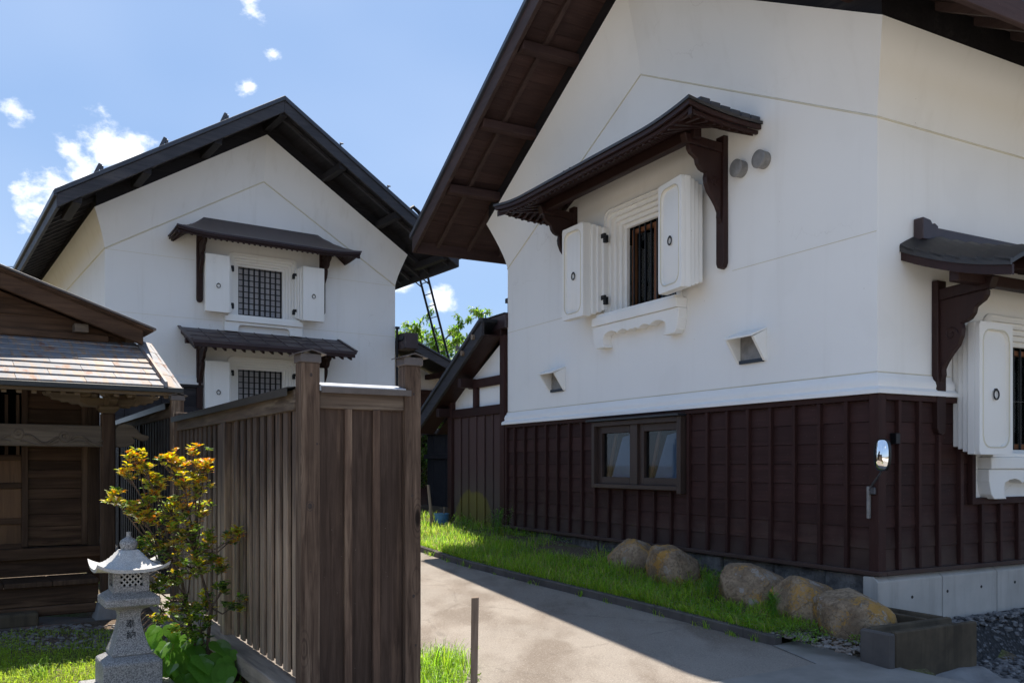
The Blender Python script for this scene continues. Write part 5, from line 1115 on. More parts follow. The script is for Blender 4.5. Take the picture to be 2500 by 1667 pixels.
m = MB(); m.prism(cloud, lambda a, z, d: (a, d, z), -.03, .03); m.build('cloud_bracket', 'shrine_carved', bc, bevel=.006)
m = MB(); m.prism([(-a * .85, z) for a, z in cloud], lambda a, z, d: (a, d, z), -.03, .03); m.build('cloud_bracket', 'shrine_beam_pale', bc, bevel=.006)
MB().box(-3.2, .40, -.33, -.23, 2.515, 2.60).build('purlin', 'shrine_wood', sh, bevel=.005)
MB().box(-3.2, .36, -.05, .05, 2.515, 2.60).build('purlin', 'shrine_beam_pale', sh, bevel=.005)
# lean-to roof over the front, courses of rusty sheet
lz0, lz1, ly0, ly1 = 2.545, 3.14, -.74, .60
zr_ = lambda y: lerp(lz0, lz1, (y - ly0) / (ly1 - ly0))
XR, XLf = .42, -3.4
ro = MB(); ro.hexa([(XLf, ly0, zr_(ly0) - .04), (XR + .14, ly0, zr_(ly0) - .04), (XR + .14, ly1, zr_(ly1) - .04), (XLf, ly1, zr_(ly1) - .04), (XLf, ly0, zr_(ly0) - .008), (XR + .14, ly0, zr_(ly0) - .008), (XR + .14, ly1, zr_(ly1) - .008), (XLf, ly1, zr_(ly1) - .008)]); ro = ro.build('porch_roof', 'shrine_wood', sh)
nr = 8
for r in range(nr):
    ya, yb = lerp(ly0 - .01, ly1, r / nr), lerp(ly0 - .01, ly1, (r + 1) / nr) + .015; x = XR - .02; off = (.40 if r % 2 else .12) + R.uniform(-.03, .03); first = True
    while x > XLf:
        w = off if first else .60; first = False; x2 = max(x - w, XLf)
        h = .012; dz = R.uniform(0, .003)
        m = MB(); m.hexa([(x2 + .002, ya, zr_(ya) - .004 + h), (x - .002, ya, zr_(ya) - .004 + h), (x - .002, yb, zr_(yb) - .006), (x2 + .002, yb, zr_(yb) - .006), (x2 + .002, ya, zr_(ya) + .008 + h + dz), (x - .002, ya, zr_(ya) + .008 + h + dz), (x - .002, yb, zr_(yb) + .004), (x2 + .002, yb, zr_(yb) + .004)]); m.build('roof_sheet', 'rusty_sheet', ro); x = x2
m = MB(); m.hexa([(XR - .02, ly0 - .02, zr_(ly0)), (XR + .02, ly0 - .02, zr_(ly0)), (XR + .02, ly1 - .1, zr_(ly1 - .1)), (XR - .02, ly1 - .1, zr_(ly1 - .1)), (XR - .012, ly0 - .02, zr_(ly0) + .055), (XR + .012, ly0 - .02, zr_(ly0) + .055), (XR + .012, ly1 - .1, zr_(ly1 - .1) + .055), (XR - .012, ly1 - .1, zr_(ly1 - .1) + .055)]); m.build('hip_roll', 'rusty_sheet', ro)
for r in range(4):
    ya, yb = lerp(ly0 - .01, ly1 + .1, r / 4), lerp(ly0 - .01, ly1 + .1, (r + 1) / 4)
    m = MB(); m.hexa([(XR + .02, ya, zr_(ya) + .0), (XR + .17, ya, zr_(ya) - .03), (XR + .17, yb - .003, zr_(yb) - .03), (XR + .02, yb - .003, zr_(yb)), (XR + .02, ya, zr_(ya) + .016), (XR + .17, ya, zr_(ya) - .014), (XR + .17, yb - .003, zr_(yb) - .018), (XR + .02, yb - .003, zr_(yb) + .012)]); m.build('hip_sheet', 'rusty_sheet', ro)
MB().box(XLf, XR + .17, ly0 - .03, ly0 + .0, zr_(ly0) - .055, zr_(ly0) - .002).build('eave_edge', 'cap_metal_dark', ro, bevel=.004)
MB().box(XLf, XR + .10, ly0 + .02, ly0 + .06, zr_(ly0) - .085, zr_(ly0) - .05).build('eave_batten', 'shrine_beam_pale', ro)
i = 0; x = XR + .02
while x > XLf:
    if i in (2, 5): x -= .10
    m = MB(); m.hexa([(x - .022, ly0 + .07, zr_(ly0) - .115), (x + .022, ly0 + .07, zr_(ly0) - .115), (x + .022, .5, zr_(.5) - .10), (x - .022, .5, zr_(.5) - .10), (x - .022, ly0 + .07, zr_(ly0) - .06), (x + .022, ly0 + .07, zr_(ly0) - .06), (x + .022, .5, zr_(.5) - .045), (x - .022, .5, zr_(.5) - .045)]); m.build('rafter', 'shrine_beam_pale', ro, bevel=.003); x -= .125; i += 1
# gable above: weatherboards, barge board, main roof
YG = .60
for i in range(7):
    z0 = 3.02 + i * .17; z1 = z0 + .175; xr = lambda z: .40 - (z - 3.12) / .349
    m = MB(); m.hexa([(-3.4, YG - .02, z0), (min(xr(z0), .34), YG - .02, z0), (min(xr(z0), .34), YG + .03, z0), (-3.4, YG + .03, z0), (-3.4, YG, z1), (min(xr(z1), .34), YG, z1), (min(xr(z1), .34), YG + .03, z1), (-3.4, YG + .03, z1)]); m.build('gable_board', 'shrine_wood', sh)
MB().box(-3.4, .1, YG - .10, YG - .025, 3.12, 3.20).build('gable_rail', 'shrine_wood', sh, bevel=.01)
MB().box(-.26, -.12, YG - .20, YG - .02, 3.20, 3.29).build('purlin_end', 'shrine_carved', sh, bevel=.006)
zt3 = lambda x: 3.281 - .349 * (x - .524)
sr = slope_prism(MB(), -3.3, .50, .28, 3.6, zt3, -.06, -.02).build('main_roof', 'shrine_wood', sh)
slope_prism(MB(), -3.3, .42, .30, .36, zt3, -.225, -.045).build('barge_board', 'shrine_wood', sr, bevel=.008)
slope_prism(MB(), -3.3, .545, .24, 3.7, zt3, -.018, .008).build('roof_sheeting', 'cap_metal', sr, bevel=.003)
slope_prism(MB(), -3.3, .52, .26, .40, zt3, -.043, -.019).build('rake_batten', 'shrine_wood', sr, bevel=.003)
for y in (.7, 1.2, 1.7): slope_prism(MB(), -3.3, .40, y - .025, y + .025, zt3, -.13, -.061).build('rafter', 'shrine_wood', sr)
# front wall behind the porch
YW = .62
MB().box(-3.4, .02, YW + .05, YW + .09, .86, 3.1).build('inner_wall', 'dark_void', sh)
MB().box(-.10, .02, YW - .04, YW + .06, .45, 2.95).build('jamb', 'shrine_wood_z', sh, bevel=.006)
MB().box(-.745, -.685, YW - .03, YW + .05, .87, 2.60).build('stile', 'shrine_wood_z', sh, bevel=.005)
MB().box(-.16, -.10, YW - .03, YW + .05, .87, 2.60).build('stile', 'shrine_wood_z', sh, bevel=.005)
zb_ = .93
i = 0
while zb_ < 2.55:
    h = (.155, .13, .17, .11, .15)[i % 5]
    MB().box(-.685, -.16, YW + .0 + R.uniform(0, .008), YW + .04, zb_ + .002, min(zb_ + h, 2.56) - .002).build('door_board', 'shrine_wood', sh, bevel=.003); zb_ += h; i += 1
MB().box(-.685, -.16, YW - .02, YW + .03, 1.61, 1.70).build('door_rail', 'shrine_wood', sh, bevel=.004)
MB().box(-.685, -.16, YW - .025, YW + .03, .875, .935).build('door_rail', 'shrine_wood', sh, bevel=.004)
# left leaves: panels below, slatted opening above
for x1 in (-.745, -1.42, -2.10):
    x0 = x1 - .62
    for z0, z1 in ((.90, 1.12), (1.18, 1.50), (1.56, 1.80)): MB().box(x0, x1, YW + .01, YW + .04, z0, z1).build('door_panel', 'shrine_panel', sh, bevel=.004)
    for z0 in (.85, 1.12, 1.50, 1.80): MB().box(x0 - .03, x1, YW - .02, YW + .045, z0, z0 + .06).build('door_rail', 'shrine_wood', sh, bevel=.004)
    MB().box(x0 - .05, x0, YW - .025, YW + .046, .87, 2.60).build('stile', 'shrine_wood_z', sh, bevel=.004)
    for k in range(6): xx = x0 + .06 + k * .105; MB().box(xx - .015, xx + .015, YW - .005, YW + .02, 1.86, 2.50).build('slat', 'shrine_wood_z', sh)
MB().box(-3.4, .0, YW - .05, YW + .06, 2.60, 2.72).build('head_beam', 'shrine_wood', sh, bevel=.006)
# side wall, floor edge, step, base
for i in range(12):
    z0 = .5 + i * .2; MB().box(-.02, .01, YW + .06, 3.4, z0, z0 + .197).build('side_board', 'black_boards_y', sh)
MB().box(-3.4, .06, YW - .12, YW + .05, .74, .86).build('threshold', 'shrine_wood', sh, bevel=.008)
MB().box(-3.4, .06, YW - .06, YW + .05, .56, .738).build('floor_edge', 'shrine_wood', sh, bevel=.006)
for i in range(7): x1 = -.08 - i * .44; MB().box(x1 - .435, x1, .02, YW - .05, .50 - .0, .555).build('step_board', 'shrine_wood_z', sh, bevel=.008)
MB().box(-3.2, -.08, .06, .12, .30, .498).build('step_riser', 'shrine_wood', sh, bevel=.005)
MB().box(-3.4, -.10, .02, .20, .20, .298).build('ground_sill', 'shrine_wood', sh, bevel=.012)
MB().box(-3.5, .5, -.16, 3.6, .0, .135).build('base_slab', 'shrine_base', sh, bevel=.015, seg=2)
MB().box(-3.6, .6, -.26, 3.7, -.2, .035).build('base_step', 'foundation_stone', sh, bevel=.02, seg=2)
MB().box(-1.02, -.66, -.14, .1, .12, .27).build('step_stone', 'concrete_mossy', sh, bevel=.03, seg=2)

# ------------------------------------------------------------------ stone lantern
LX, LY_ = -2.63, 6.0
ln = thing('stone_lantern', 'small speckled granite lantern with carved characters in front of the shrine', 'lantern', (LX, LY_, 0), 33)
m = MB(); m.sqloft([(.285, -.15), (.285, .232), (.275, .252), (.10, .258)]); m.build('plinth', 'granite', ln, bevel=.006)
m = MB(); m.sqloft([(.185, .256), (.185, .422), (.178, .434), (.120, .468), (.11, .472)]); m.build('base_block', 'granite', ln, bevel=.005)
shaft = [(.128, .470), (.124, .49), (.106, .535), (.090, .59), (.078, .64), (.069, .685), (.066, .72), (.068, .745), (.075, .762), (.090, .776)]
m = MB(); m.sqloft(shaft); m.build('shaft', 'granite', ln, bevel=.003)
m = MB(); m.sqloft([(.088, .774), (.135, .792), (.172, .806), (.172, .855), (.167, .86), (.118, .893), (.11, .895)]); m.build('platform', 'granite', ln, bevel=.005)
fb = MB(); h = .112
for sx in (-1, 1):
    for sy in (-1, 1): fb.box(sx * h, sx * (h - .042), sy * h, sy * (h - .042), .894, 1.06)
for z0, z1 in ((.894, .930), (1.028, 1.062)):
    fb.box(-h + .042, h - .042, -h, h, z0, z1); fb.box(-h, -h + .042, -h + .042, h - .042, z0, z1); fb.box(h - .042, h, -h + .042, h - .042, z0, z1)
fb = fb.build('fire_box', 'granite', ln)
for sgn in (-1, 1):
    m = MB(); o0, o1, q0, q1 = -.07, .07, .930, 1.028; n = 4
    for i in range(-3, 6):
        for s in (1, -1):
            # straight diagonal bars clipped to the opening
            p = []
            for tt in frange(0, 1, 30):
                a = o0 + i * .035 * 1.0 + s * (tt * .09) + (0 if s > 0 else .09 - .0); z = q0 + tt * (q1 - q0)
                if o0 <= a <= o1: p.append((a, sgn * (h - .012), z))
            if len(p) > 3: m.tube([p[0], p[-1]], .0058, 5)
    m.build('lattice', 'granite_pale', fb)
for sgn in (-1, 1):
    pass
MB().box(-.068, .068, -.068, .068, .932, 1.026).build('hollow', 'dark_void', fb)
# roof: four concave slopes with lifted corners
def lroof(u, v, top=True):
    """u,v in -1..1"""
    r = max(abs(u), abs(v)); s_ = min(abs(u), abs(v))
    z = 1.175 - .115 * (1 - (1 - r) ** 1.9)
    return z + .045 * (s_ / max(r, 1e-6)) ** 3 * r ** 3
N = 24; HW = .228
m = MB(); rows = []
def sq(u): return u
rows = [[(HW * u, HW * v, max(1.055, 1.172 - .118 * (1 - (1 - max(0, (max(abs(u), abs(v)) - .27) / .73)) ** 2.1)) + .048 * (abs(u) * abs(v)) ** 3) for u in frange(-1, 1, N + 1)] for v in frange(-1, 1, N + 1)]
bot = [[(x * .985, y * .985, 1.058 + .050 * (abs(x / HW) * abs(y / HW)) ** 3 - (.026 if max(abs(x), abs(y)) > HW * .6 else .0)) for x, y, z in r] for r in rows]
n1 = N + 1; vs = [p for r in rows for p in r] + [p for r in bot for p in r]; K = n1 * n1; fs = []
for i in range(N):
    for j in range(N): q = (i * n1 + j, i * n1 + j + 1, (i + 1) * n1 + j + 1, (i + 1) * n1 + j); fs += [q, tuple(K + k for k in reversed(q))]
ed = [(0, j) for j in range(n1)] + [(i, N) for i in range(1, n1)] + [(N, j) for j in range(N - 1, -1, -1)] + [(i, 0) for i in range(N - 1, 0, -1)]; ed = [i * n1 + j for i, j in ed]
fs += [(a, b, K + b, K + a) for a, b in zip(ed, ed[1:] + ed[:1])]
m.add(vs, fs); m.build('roof', 'granite_pale', ln, smooth=True)
m = MB(); m.lathe([(.045, 1.168), (.05, 1.178), (.056, 1.20), (.058, 1.215), (.052, 1.235), (.036, 1.247), (.020, 1.255), (.015, 1.270), (.017, 1.288), (.018, 1.293), (.004, 1.294)], n=24); m.build('finial', 'granite', ln, smooth=True)
# carved characters
def glyph(ch, size, name, z):
    cu = bpy.data.curves.new(name, 'FONT'); cu.body = ch; cu.size = size; cu.align_x = 'CENTER'; cu.align_y = 'CENTER'; cu.extrude = .0012; cu.offset = .0006
    tmp = bpy.data.objects.new(name, cu); link(tmp); dg = bpy.context.evaluated_depsgraph_get(); me = bpy.data.meshes.new_from_object(tmp.evaluated_get(dg)); bpy.data.objects.remove(tmp); 
    me.materials.clear(); me.materials.append(M['ink']); o = link(bpy.data.objects.new(name, me)); o.parent = ln
    for (r0, z0), (r1, z1) in zip(shaft, shaft[1:]):
        if z0 <= z <= z1: r = lerp(r0, r1, (z - z0) / (z1 - z0)); tilt = math.atan2(r0 - r1, z1 - z0)
    cs = [v.co.copy() for v in me.vertices]; cx = (min(c.x for c in cs) + max(c.x for c in cs)) / 2; cy = (min(c.y for c in cs) + max(c.y for c in cs)) / 2
    for v in me.vertices: v.co.x -= cx; v.co.y -= cy
    o.location = (0, -r - .0012, z); o.rotation_euler = (rad(90) - tilt, 0, 0)
    return o
glyph('奉', .062, 'carved_character', .675); glyph('納', .062, 'carved_character', .605)
# ------------------------------------------------------------------ boulders in front of the near storehouse
def boulder(name, label, ax, ay, zb, w, d, h, rot, seed, mat, flat=.0, group='boulders in front of the storehouse'):
    bm = bmesh.new(); bmesh.ops.create_icosphere(bm, subdivisions=5, radius=1.0); rr = random.Random(seed); off = Vector((rr.uniform(0, 50), rr.uniform(0, 50), rr.uniform(0, 50)))
    planes = []
    for k in range(11):
        a_, e_ = rr.uniform(0, 6.283), rr.uniform(-.25, 1.2); planes.append((Vector((math.cos(a_) * math.cos(e_), math.sin(a_) * math.cos(e_), math.sin(e_))), rr.uniform(.80, 1.0)))
    for v in bm.verts:
        p = v.co.normalized(); q = Vector((math.copysign(abs(p.x) ** .72, p.x), math.copysign(abs(p.y) ** .72, p.y), math.copysign(abs(p.z) ** .62, p.z)))
        n1_ = mnoise.noise(p * 1.1 + off); n2_ = mnoise.noise(p * 2.9 + off); n3_ = mnoise.noise(p * 8 + off); n4_ = mnoise.noise(p * 20 + off)
        q *= 1 + .16 * n1_ + .06 * n2_ + .02 * n3_ + .008 * n4_
        for pn, pd in planes:
            e = q.dot(pn) - pd
            if e > 0: q = q - pn * e * .88
        q *= 1 + .012 * n3_ + .010 * n4_ + .006 * mnoise.noise(p * 45 + off)
        q.x *= 1 - .12 * max(0, q.z); q.y *= 1 - .12 * max(0, q.z)
        v.co = Vector((q.x * w / 2, q.y * d / 2, q.z * h / 2 + flat * q.x * h))
    me = bpy.data.meshes.new(name); bm.to_mesh(me); bm.free(); me.polygons.foreach_set('use_smooth', [True] * len(me.polygons)); me.materials.append(M[mat])
    o = link(bpy.data.objects.new(name, me)); X, Y = fromA(ax, ay); o.location = (X, Y, zb + h / 2); o.rotation_euler = (0, 0, rad(-61.2 + rot))
    return tag(o, label, 'boulder', group)
boulder('boulder', 'flat-topped brown boulder nearest the small twin window, leftmost of the row', -3.34, -.50, .30, .80, .52, .50, 8, 3, 'rock_brown')
boulder('boulder', 'dome-shaped orange-brown boulder, second from the left in the row', -2.42, -.64, .24, .80, .60, .56, -6, 8, 'rock_lichen')
boulder('boulder', 'round brown boulder in the middle of the row of five', -1.14, -.60, .16, .76, .62, .54, 10, 21, 'rock_brown')
boulder('boulder', 'big rounded boulder with orange patch on its face, fourth from the left', -.38, -.62, .10, .74, .62, .55, -10, 35, 'rock_lichen')
boulder('boulder', 'grey boulder edged with orange lichen beside the concrete gutter, rightmost of the row', .27, -.66, .03, .80, .62, .57, 14, 44, 'rock_brown', -.08)
boulder('stone', 'small half-buried stone in the grass left of the middle boulder', -1.85, -.70, .22, .24, .2, .14, 0, 50, 'rock_brown', group='small stones'); scene.objects['stone']['category'] = 'stone'
boulder('stone', 'low brown stone slab at the foot of the dome-shaped boulder', -2.0, -.42, .22, .55, .3, .18, 5, 55, 'rock_brown', group='small stones')
scene.objects['stone.001']['category'] = 'stone'

# ------------------------------------------------------------------ concrete gutter, L-shaped
gu = thing('gutter', 'mossy L-shaped concrete gutter block at the near corner of the storehouse', 'gutter', (AO[0], AO[1], 0), -61.2)
def channel(m, fn, L, w, z0, z1):
    p = [(0, z0), (w, z0), (w, z1), (w - .055, z1), (w - .065, z1 - .05), (.065, z1 - .05), (.055, z1), (0, z1)]
    m.prism(p, fn, 0, L)
m = MB(); channel(m, lambda a, z, d: (.78 + a, -1.13 + d, z), 1.08, .30, -.35, .37); m.build('front_channel', 'concrete_mossy', gu, bevel=.008)
m = MB(); channel(m, lambda a, z, d: (.775 - d, -.35 + a, z), .62, .28, -.05, .372); m.build('back_channel', 'concrete_mossy', gu, bevel=.008)
MB().box(.775, 1.083, -1.20, -1.135, -.3, .362).build('end_stop', 'kerb_concrete', gu, bevel=.012)
m = MB()
for i in range(5):
    bmn = []
pad = MB(); pad.sheet([[(*fromA(.85 + .75 * u, -1.55 + 1.5 * v), .0 + .05 * mnoise.noise((u * 4, v * 5, 1)) + (-.10 * u)) for u in frange(0, 1, 14)] for v in frange(0, 1, 24)])
tag(pad.build('mortar_bed', 'concrete_grey', smooth='all', normals=False), kind='structure')
boulder('rock', 'dark mossy rough rock in the bottom right corner', 1.86, -.75, -.32, .70, 1.0, .34, 0, 71, 'rock_brown', group='corner rocks'); scene.objects['rock']['category'] = 'rock'
scene.objects['rock'].data.materials[0] = M['concrete_mossy']

tag(MB().sheet([[(*fromA(ax, ay), gz(*fromA(ax, ay)) + .012) for ax in frange(.08, 3.4, 16)] for ay in frange(-.5, 4.0, 18)]).build('gravel_bed', 'gravel_bed', smooth='all', normals=False), kind='structure')
# gravel strip beside the concrete plinth
def pebbles(name, pts, label):
    vs, fs = [], []; rr = random.Random(5)
    base = [(1, 0, 0), (-1, 0, 0), (0, 1, 0), (0, -1, 0), (0, 0, 1), (0, 0, -1)]; fb_ = [(0, 2, 4), (2, 1, 4), (1, 3, 4), (3, 0, 4), (2, 0, 5), (1, 2, 5), (3, 1, 5), (0, 3, 5)]
    bm = bmesh.new(); bmesh.ops.create_icosphere(bm, subdivisions=1, radius=1); bv = [v.co.copy() for v in bm.verts]; bf = [tuple(v.index for v in f.verts) for f in bm.faces]; bm.free()
    for (x, y, z, s) in pts:
        mt = Matrix.Rotation(rr.uniform(0, 6.3), 3, 'Z') @ Matrix.Rotation(rr.uniform(-.5, .5), 3, 'X'); sc = Vector((s * rr.uniform(.8, 1.5), s * rr.uniform(.6, 1), s * rr.uniform(.4, .7))); b = len(vs)
        vs += [tuple(mt @ Vector((p.x * sc.x, p.y * sc.y, p.z * sc.z)) + Vector((x, y, z))) for p in bv]; fs += [tuple(b + i for i in f) for f in bf]
    m = MB(); m.v = vs; m.f = fs; o = m.build(name, 'gravel', normals=False, smooth=True); return tag(o, label, 'gravel', kind='stuff')
pts = []
for i in range(3600):
    ax, ay = R.uniform(.12, 2.4), R.uniform(-.4, 3.0); X, Y = fromA(ax, ay); pts.append((X, Y, gz(X, Y) + R.uniform(0, .03), R.uniform(.022, .048)))
pebbles('gravel', pts, 'dark grey gravel strip along the concrete plinth')
pts = []
for i in range(520):
    ax, ay = R.uniform(-.15, .8), R.uniform(-1.35, -.55); X, Y = fromA(ax, ay)
    s = R.uniform(.008, .03); pts.append((X, Y, gz(X, Y) + .10, s))
o = pebbles('rubble', pts, 'small stones and rubble between the last boulder and the gutter'); o.data.materials[0] = M['rubble']
pts = []
for i in range(900):
    x, y = R.uniform(-5.4, -2.6), R.uniform(7.9, 8.9)
    pts.append((x, y, gz(x, y) + .005, R.uniform(.012, .03)))
o = pebbles('garden_gravel', pts, 'scattered gravel before the shrine base'); o.data.materials[0] = M['rubble']

# wooden stake near the fence
m = MB(); m.hexa([(-.29, 5.97, -.2), (-.245, 5.97, -.2), (-.245, 6.015, -.2), (-.29, 6.015, -.2), (-.278, 5.985, .842), (-.228, 5.985, .846), (-.228, 6.03, .846), (-.278, 6.03, .842)])
tag(m.build('stake', 'stake_wood', bevel=.004), 'weathered square wooden stake standing at the edge of the driveway', 'stake')

# ------------------------------------------------------------------ vegetation
class Foliage:
    def __init__(s): s.v = []; s.f = []; s.c = []
    def leaf(s, p, d, up, L, w, col, fold=.25):
        d = d.normalized(); sd = d.cross(up)
        if sd.length < 1e-4: sd = d.orthogonal()
        sd.normalize(); nn = sd.cross(d).normalized(); b = len(s.v)
        pts = [p, p + d * L * .38 + sd * w * .5 + nn * w * fold, p + d * L * .75 + sd * w * .36 + nn * (w * fold * .8 - L * .03), p + d * L - nn * L * .10, p + d * L * .75 - sd * w * .36 + nn * (w * fold * .8 - L * .03), p + d * L * .38 - sd * w * .5 + nn * w * fold, p + d * L * .40, p + d * L * .76 - nn * L * .03]
        s.v += [tuple(q) for q in pts]; s.f += [tuple(b + i for i in q) for q in ((0, 1, 6), (1, 2, 7, 6), (2, 3, 7), (0, 6, 5), (6, 7, 4, 5), (7, 3, 4))]; s.c += [col] * 6
    def blade(s, p, d, h, w, bend, col):
        b = len(s.v); sd = Vector((-d.y, d.x, 0)) * w * .5; up = Vector((0, 0, 1))
        q1 = p + up * h * .5 + d * bend * h * .25; q2 = p + up * h * .85 + d * bend * h * .65; q3 = p + up * h * (1 - .25 * bend) + d * bend * h * 1.05
        s.v += [tuple(p - sd), tuple(p + sd), tuple(q1 - sd * .85), tuple(q1 + sd * .85), tuple(q2 - sd * .55), tuple(q2 + sd * .55), tuple(q3)]
        s.f += [(b, b + 1, b + 3, b + 2), (b + 2, b + 3, b + 5, b + 4), (b + 4, b + 5, b + 6)]; s.c += [col] * 3
    def build(s, name, mat, parent=None):
        me = bpy.data.meshes.new(name); me.from_pydata(s.v, [], s.f); at = me.attributes.new('leafcol', 'FLOAT_COLOR', 'FACE'); flat = []
        for c in s.c: flat += [*c, 1.0]
        at.data.foreach_set('color', flat); me.materials.append(M[mat]); o = link(bpy.data.objects.new(name, me))
        if parent: o.parent = parent
        return o
def cv(c, a=.25): k = R.uniform(1 - a, 1 + a); return tuple(max(.003, x * k * R.uniform(.9, 1.1)) for x in c)
def rdir(): 
    while True:
        v = Vector((R.uniform(-1, 1), R.uniform(-1, 1), R.uniform(-1, 1)))
        if .05 < v.length < 1: return v.normalized()

# grass on the verge
F_ = Foliage(); GREEN = (.17, .30, .036); GY = (.30, .38, .06)
def grass_ok(s, t, X, Y):
    return True
nsamp = 0
for i in range(42000):
    s, t = R.uniform(0.0, .985), R.random() ** 1.25
    X, Y, Z = verge_pt(s, t); ax, ay = toA(X, Y)
    dn = .55 + .75 * mnoise.noise((X * 1.3, Y * 1.3, 8)) + (.35 if t < .55 else -.25)
    if ax > -1.7: dn -= .25 * (ax + 1.7) / 1.7 + .05
    if -6.6 < ax < -3.9 and t > .55: dn -= .45
    if ax > -.1: dn -= .6
    if R.random() > dn: continue
    h = R.uniform(.05, .17) * (1.15 if ax < -1.5 else .7) * (.75 + .5 * (mnoise.noise((X * 2.5, Y * 2.5, 1)) + .5)); a = R.uniform(0, 6.283); d = Vector((math.cos(a), math.sin(a), 0))
    F_.blade(Vector((X, Y, Z - .01)), d, h, R.uniform(.004, .0095), R.uniform(.15, 1.1), cv((.34, .29, .13) if R.random() < .09 else (GREEN if R.random() < .65 else GY), .35))
for i in range(26):                                   # tufts rooted at the foot of the kerb
    x, y = kerb_pt(R.uniform(.25, .98)); hh = R.uniform(.02, .09)
    for k in range(R.randint(6, 22)):
        a = R.uniform(0, 6.283); F_.blade(Vector((x - .015 + R.gauss(0, .02), y - .01 + R.gauss(0, .035), gz(x, y) + .015)), Vector((math.cos(a), math.sin(a), 0)), hh * R.uniform(.6, 1.3), R.uniform(.004, .008), R.uniform(.3, 1.2), cv(GREEN if R.random() < .6 else GY, .35))
for i in range(500):                                  # blades hanging over the kerb
    x, y = kerb_pt(R.uniform(.1, .93)); F_.blade(Vector((x + .06, y + .03, gz(x, y) + .10)), Vector((-.8, -.5, 0)), R.uniform(.05, .13), R.uniform(.004, .008), R.uniform(.7, 1.3), cv(GREEN if R.random() < .6 else GY, .35))
tag(F_.build('verge_grass', 'grass'), 'green grass growing in the strip along the kerb', 'grass', kind='stuff')
# ground-cover weeds on the verge
F_ = Foliage()
for i in range(700):
    s, t = R.uniform(0, .985), R.uniform(.02, .95); X, Y, Z = verge_pt(s, t); ax, ay = toA(X, Y)
    if mnoise.noise((X * .9, Y * .9, 20)) < (-.12 if ax > -1.8 else .08): continue
    for k in range(R.randint(5, 14)):
        d = rdir(); d.z = abs(d.z) * .6 + .15; p = Vector((X, Y, Z)) + Vector((R.gauss(0, .05), R.gauss(0, .05), R.uniform(.01, .07)))
        F_.leaf(p, d, Vector((0, 0, 1)), R.uniform(.025, .055), R.uniform(.012, .026), cv((.14, .26, .03), .35))
tag(F_.build('verge_weeds', 'leaves'), 'low leafy weeds among the grass by the boulders', 'weeds', kind='stuff')
F_ = Foliage()
for i in range(260):
    ax, ay = R.uniform(-1.1, .72), R.uniform(-1.38, -.9); X, Y = fromA(ax, ay)
    if mnoise.noise((X * 3, Y * 3, 40)) < -.05: continue
    for k in range(R.randint(5, 12)):
        d = rdir(); d.z = abs(d.z) * .6 + .15; F_.leaf(Vector((X, Y, gz(X, Y) + .10)) + Vector((R.gauss(0, .035), R.gauss(0, .035), R.uniform(.0, .07))), d, Vector((0, 0, 1)), R.uniform(.018, .04), R.uniform(.012, .022), cv((.17, .28, .04), .35))
tag(F_.build('kerbside_weeds', 'leaves'), 'small round-leaved weeds over the rubble below the last boulders', 'weeds', kind='stuff')
# feathery weed against the foundation
def feathery(ax, ay, h, n, label, sp=.16):
    X, Y = fromA(ax, ay); Z = gz(X, Y) + .2; o = thing('weed', label, 'weed', (X, Y, Z)); F = Foliage(); st = MB()
    for k in range(n):
        a = R.uniform(0, 6.283); top = Vector((math.cos(a) * R.uniform(.3, 1) * sp, math.sin(a) * R.uniform(.3, 1) * sp, h * R.uniform(.6, 1))); base = Vector((R.gauss(0, .04), R.gauss(0, .04), 0))
        pts_ = [base.lerp(top, u) + Vector((0, 0, .03 * math.sin(u * 3))) for u in (0, .35, .7, 1)]; st.tube(pts_, [.005, .004, .003, .0015], 4)
        for j in range(46):
            u = R.uniform(.15, 1); p = base.lerp(top, u) + Vector((0, 0, .03 * math.sin(u * 3))); d = rdir(); d.z += .35; F.leaf(p + d * R.uniform(0, .05), d, Vector((0, 0, 1)), R.uniform(.03, .06), R.uniform(.006, .012), cv((.10, .22, .03), .3))
    F.build('foliage', 'leaves', o); st.build('stem', 'big_leaf', o); return o
feathery(-7.05, -.52, .50, 10, 'feathery green weed against the stone footing left of the boulders', .24)
feathery(-7.9, -.75, .30, 7, 'low bushy weed in front of the mossy annex boards', .22)
feathery(-1.35, -.95, .26, 6, 'thin feathery weed standing in front of the middle boulder', .10)
feathery(-.35, -1.05, .22, 6, 'spiky tuft of weed below the orange-patched boulder', .08)

# tufts by the fence post and road edge
F_ = Foliage()
for i in range(2600):
    x, y = R.gauss(-.62, .17), R.uniform(6.0, 7.5)
    if x < -.95 or x > -.30 - .25 * (7.5 - y) * .3: continue
    a = R.uniform(0, 6.283); d = Vector((math.cos(a), math.sin(a), 0)); h = R.uniform(.06, .22) * (1.7 if abs(x + .56) < .07 and abs(y - 6.9) < .12 else 1)
    F_.blade(Vector((x, y, gz(x, y))), d, h, R.uniform(.004, .009), R.uniform(.1, .9), cv((.19, .30, .04), .3))
for i in range(350):
    x, y = R.uniform(-.75, -.25), R.uniform(6.2, 7.0); d = rdir(); d.z = abs(d.z) * .5 + .1
    F_.leaf(Vector((x, y, gz(x, y) + R.uniform(.01, .06))), d, Vector((0, 0, 1)), R.uniform(.02, .05), R.uniform(.012, .025), cv((.12, .18, .05), .3))
tag(F_.build('roadside_grass', 'grass'), 'sunlit tuft of grass at the foot of the fence post', 'grass', kind='stuff')
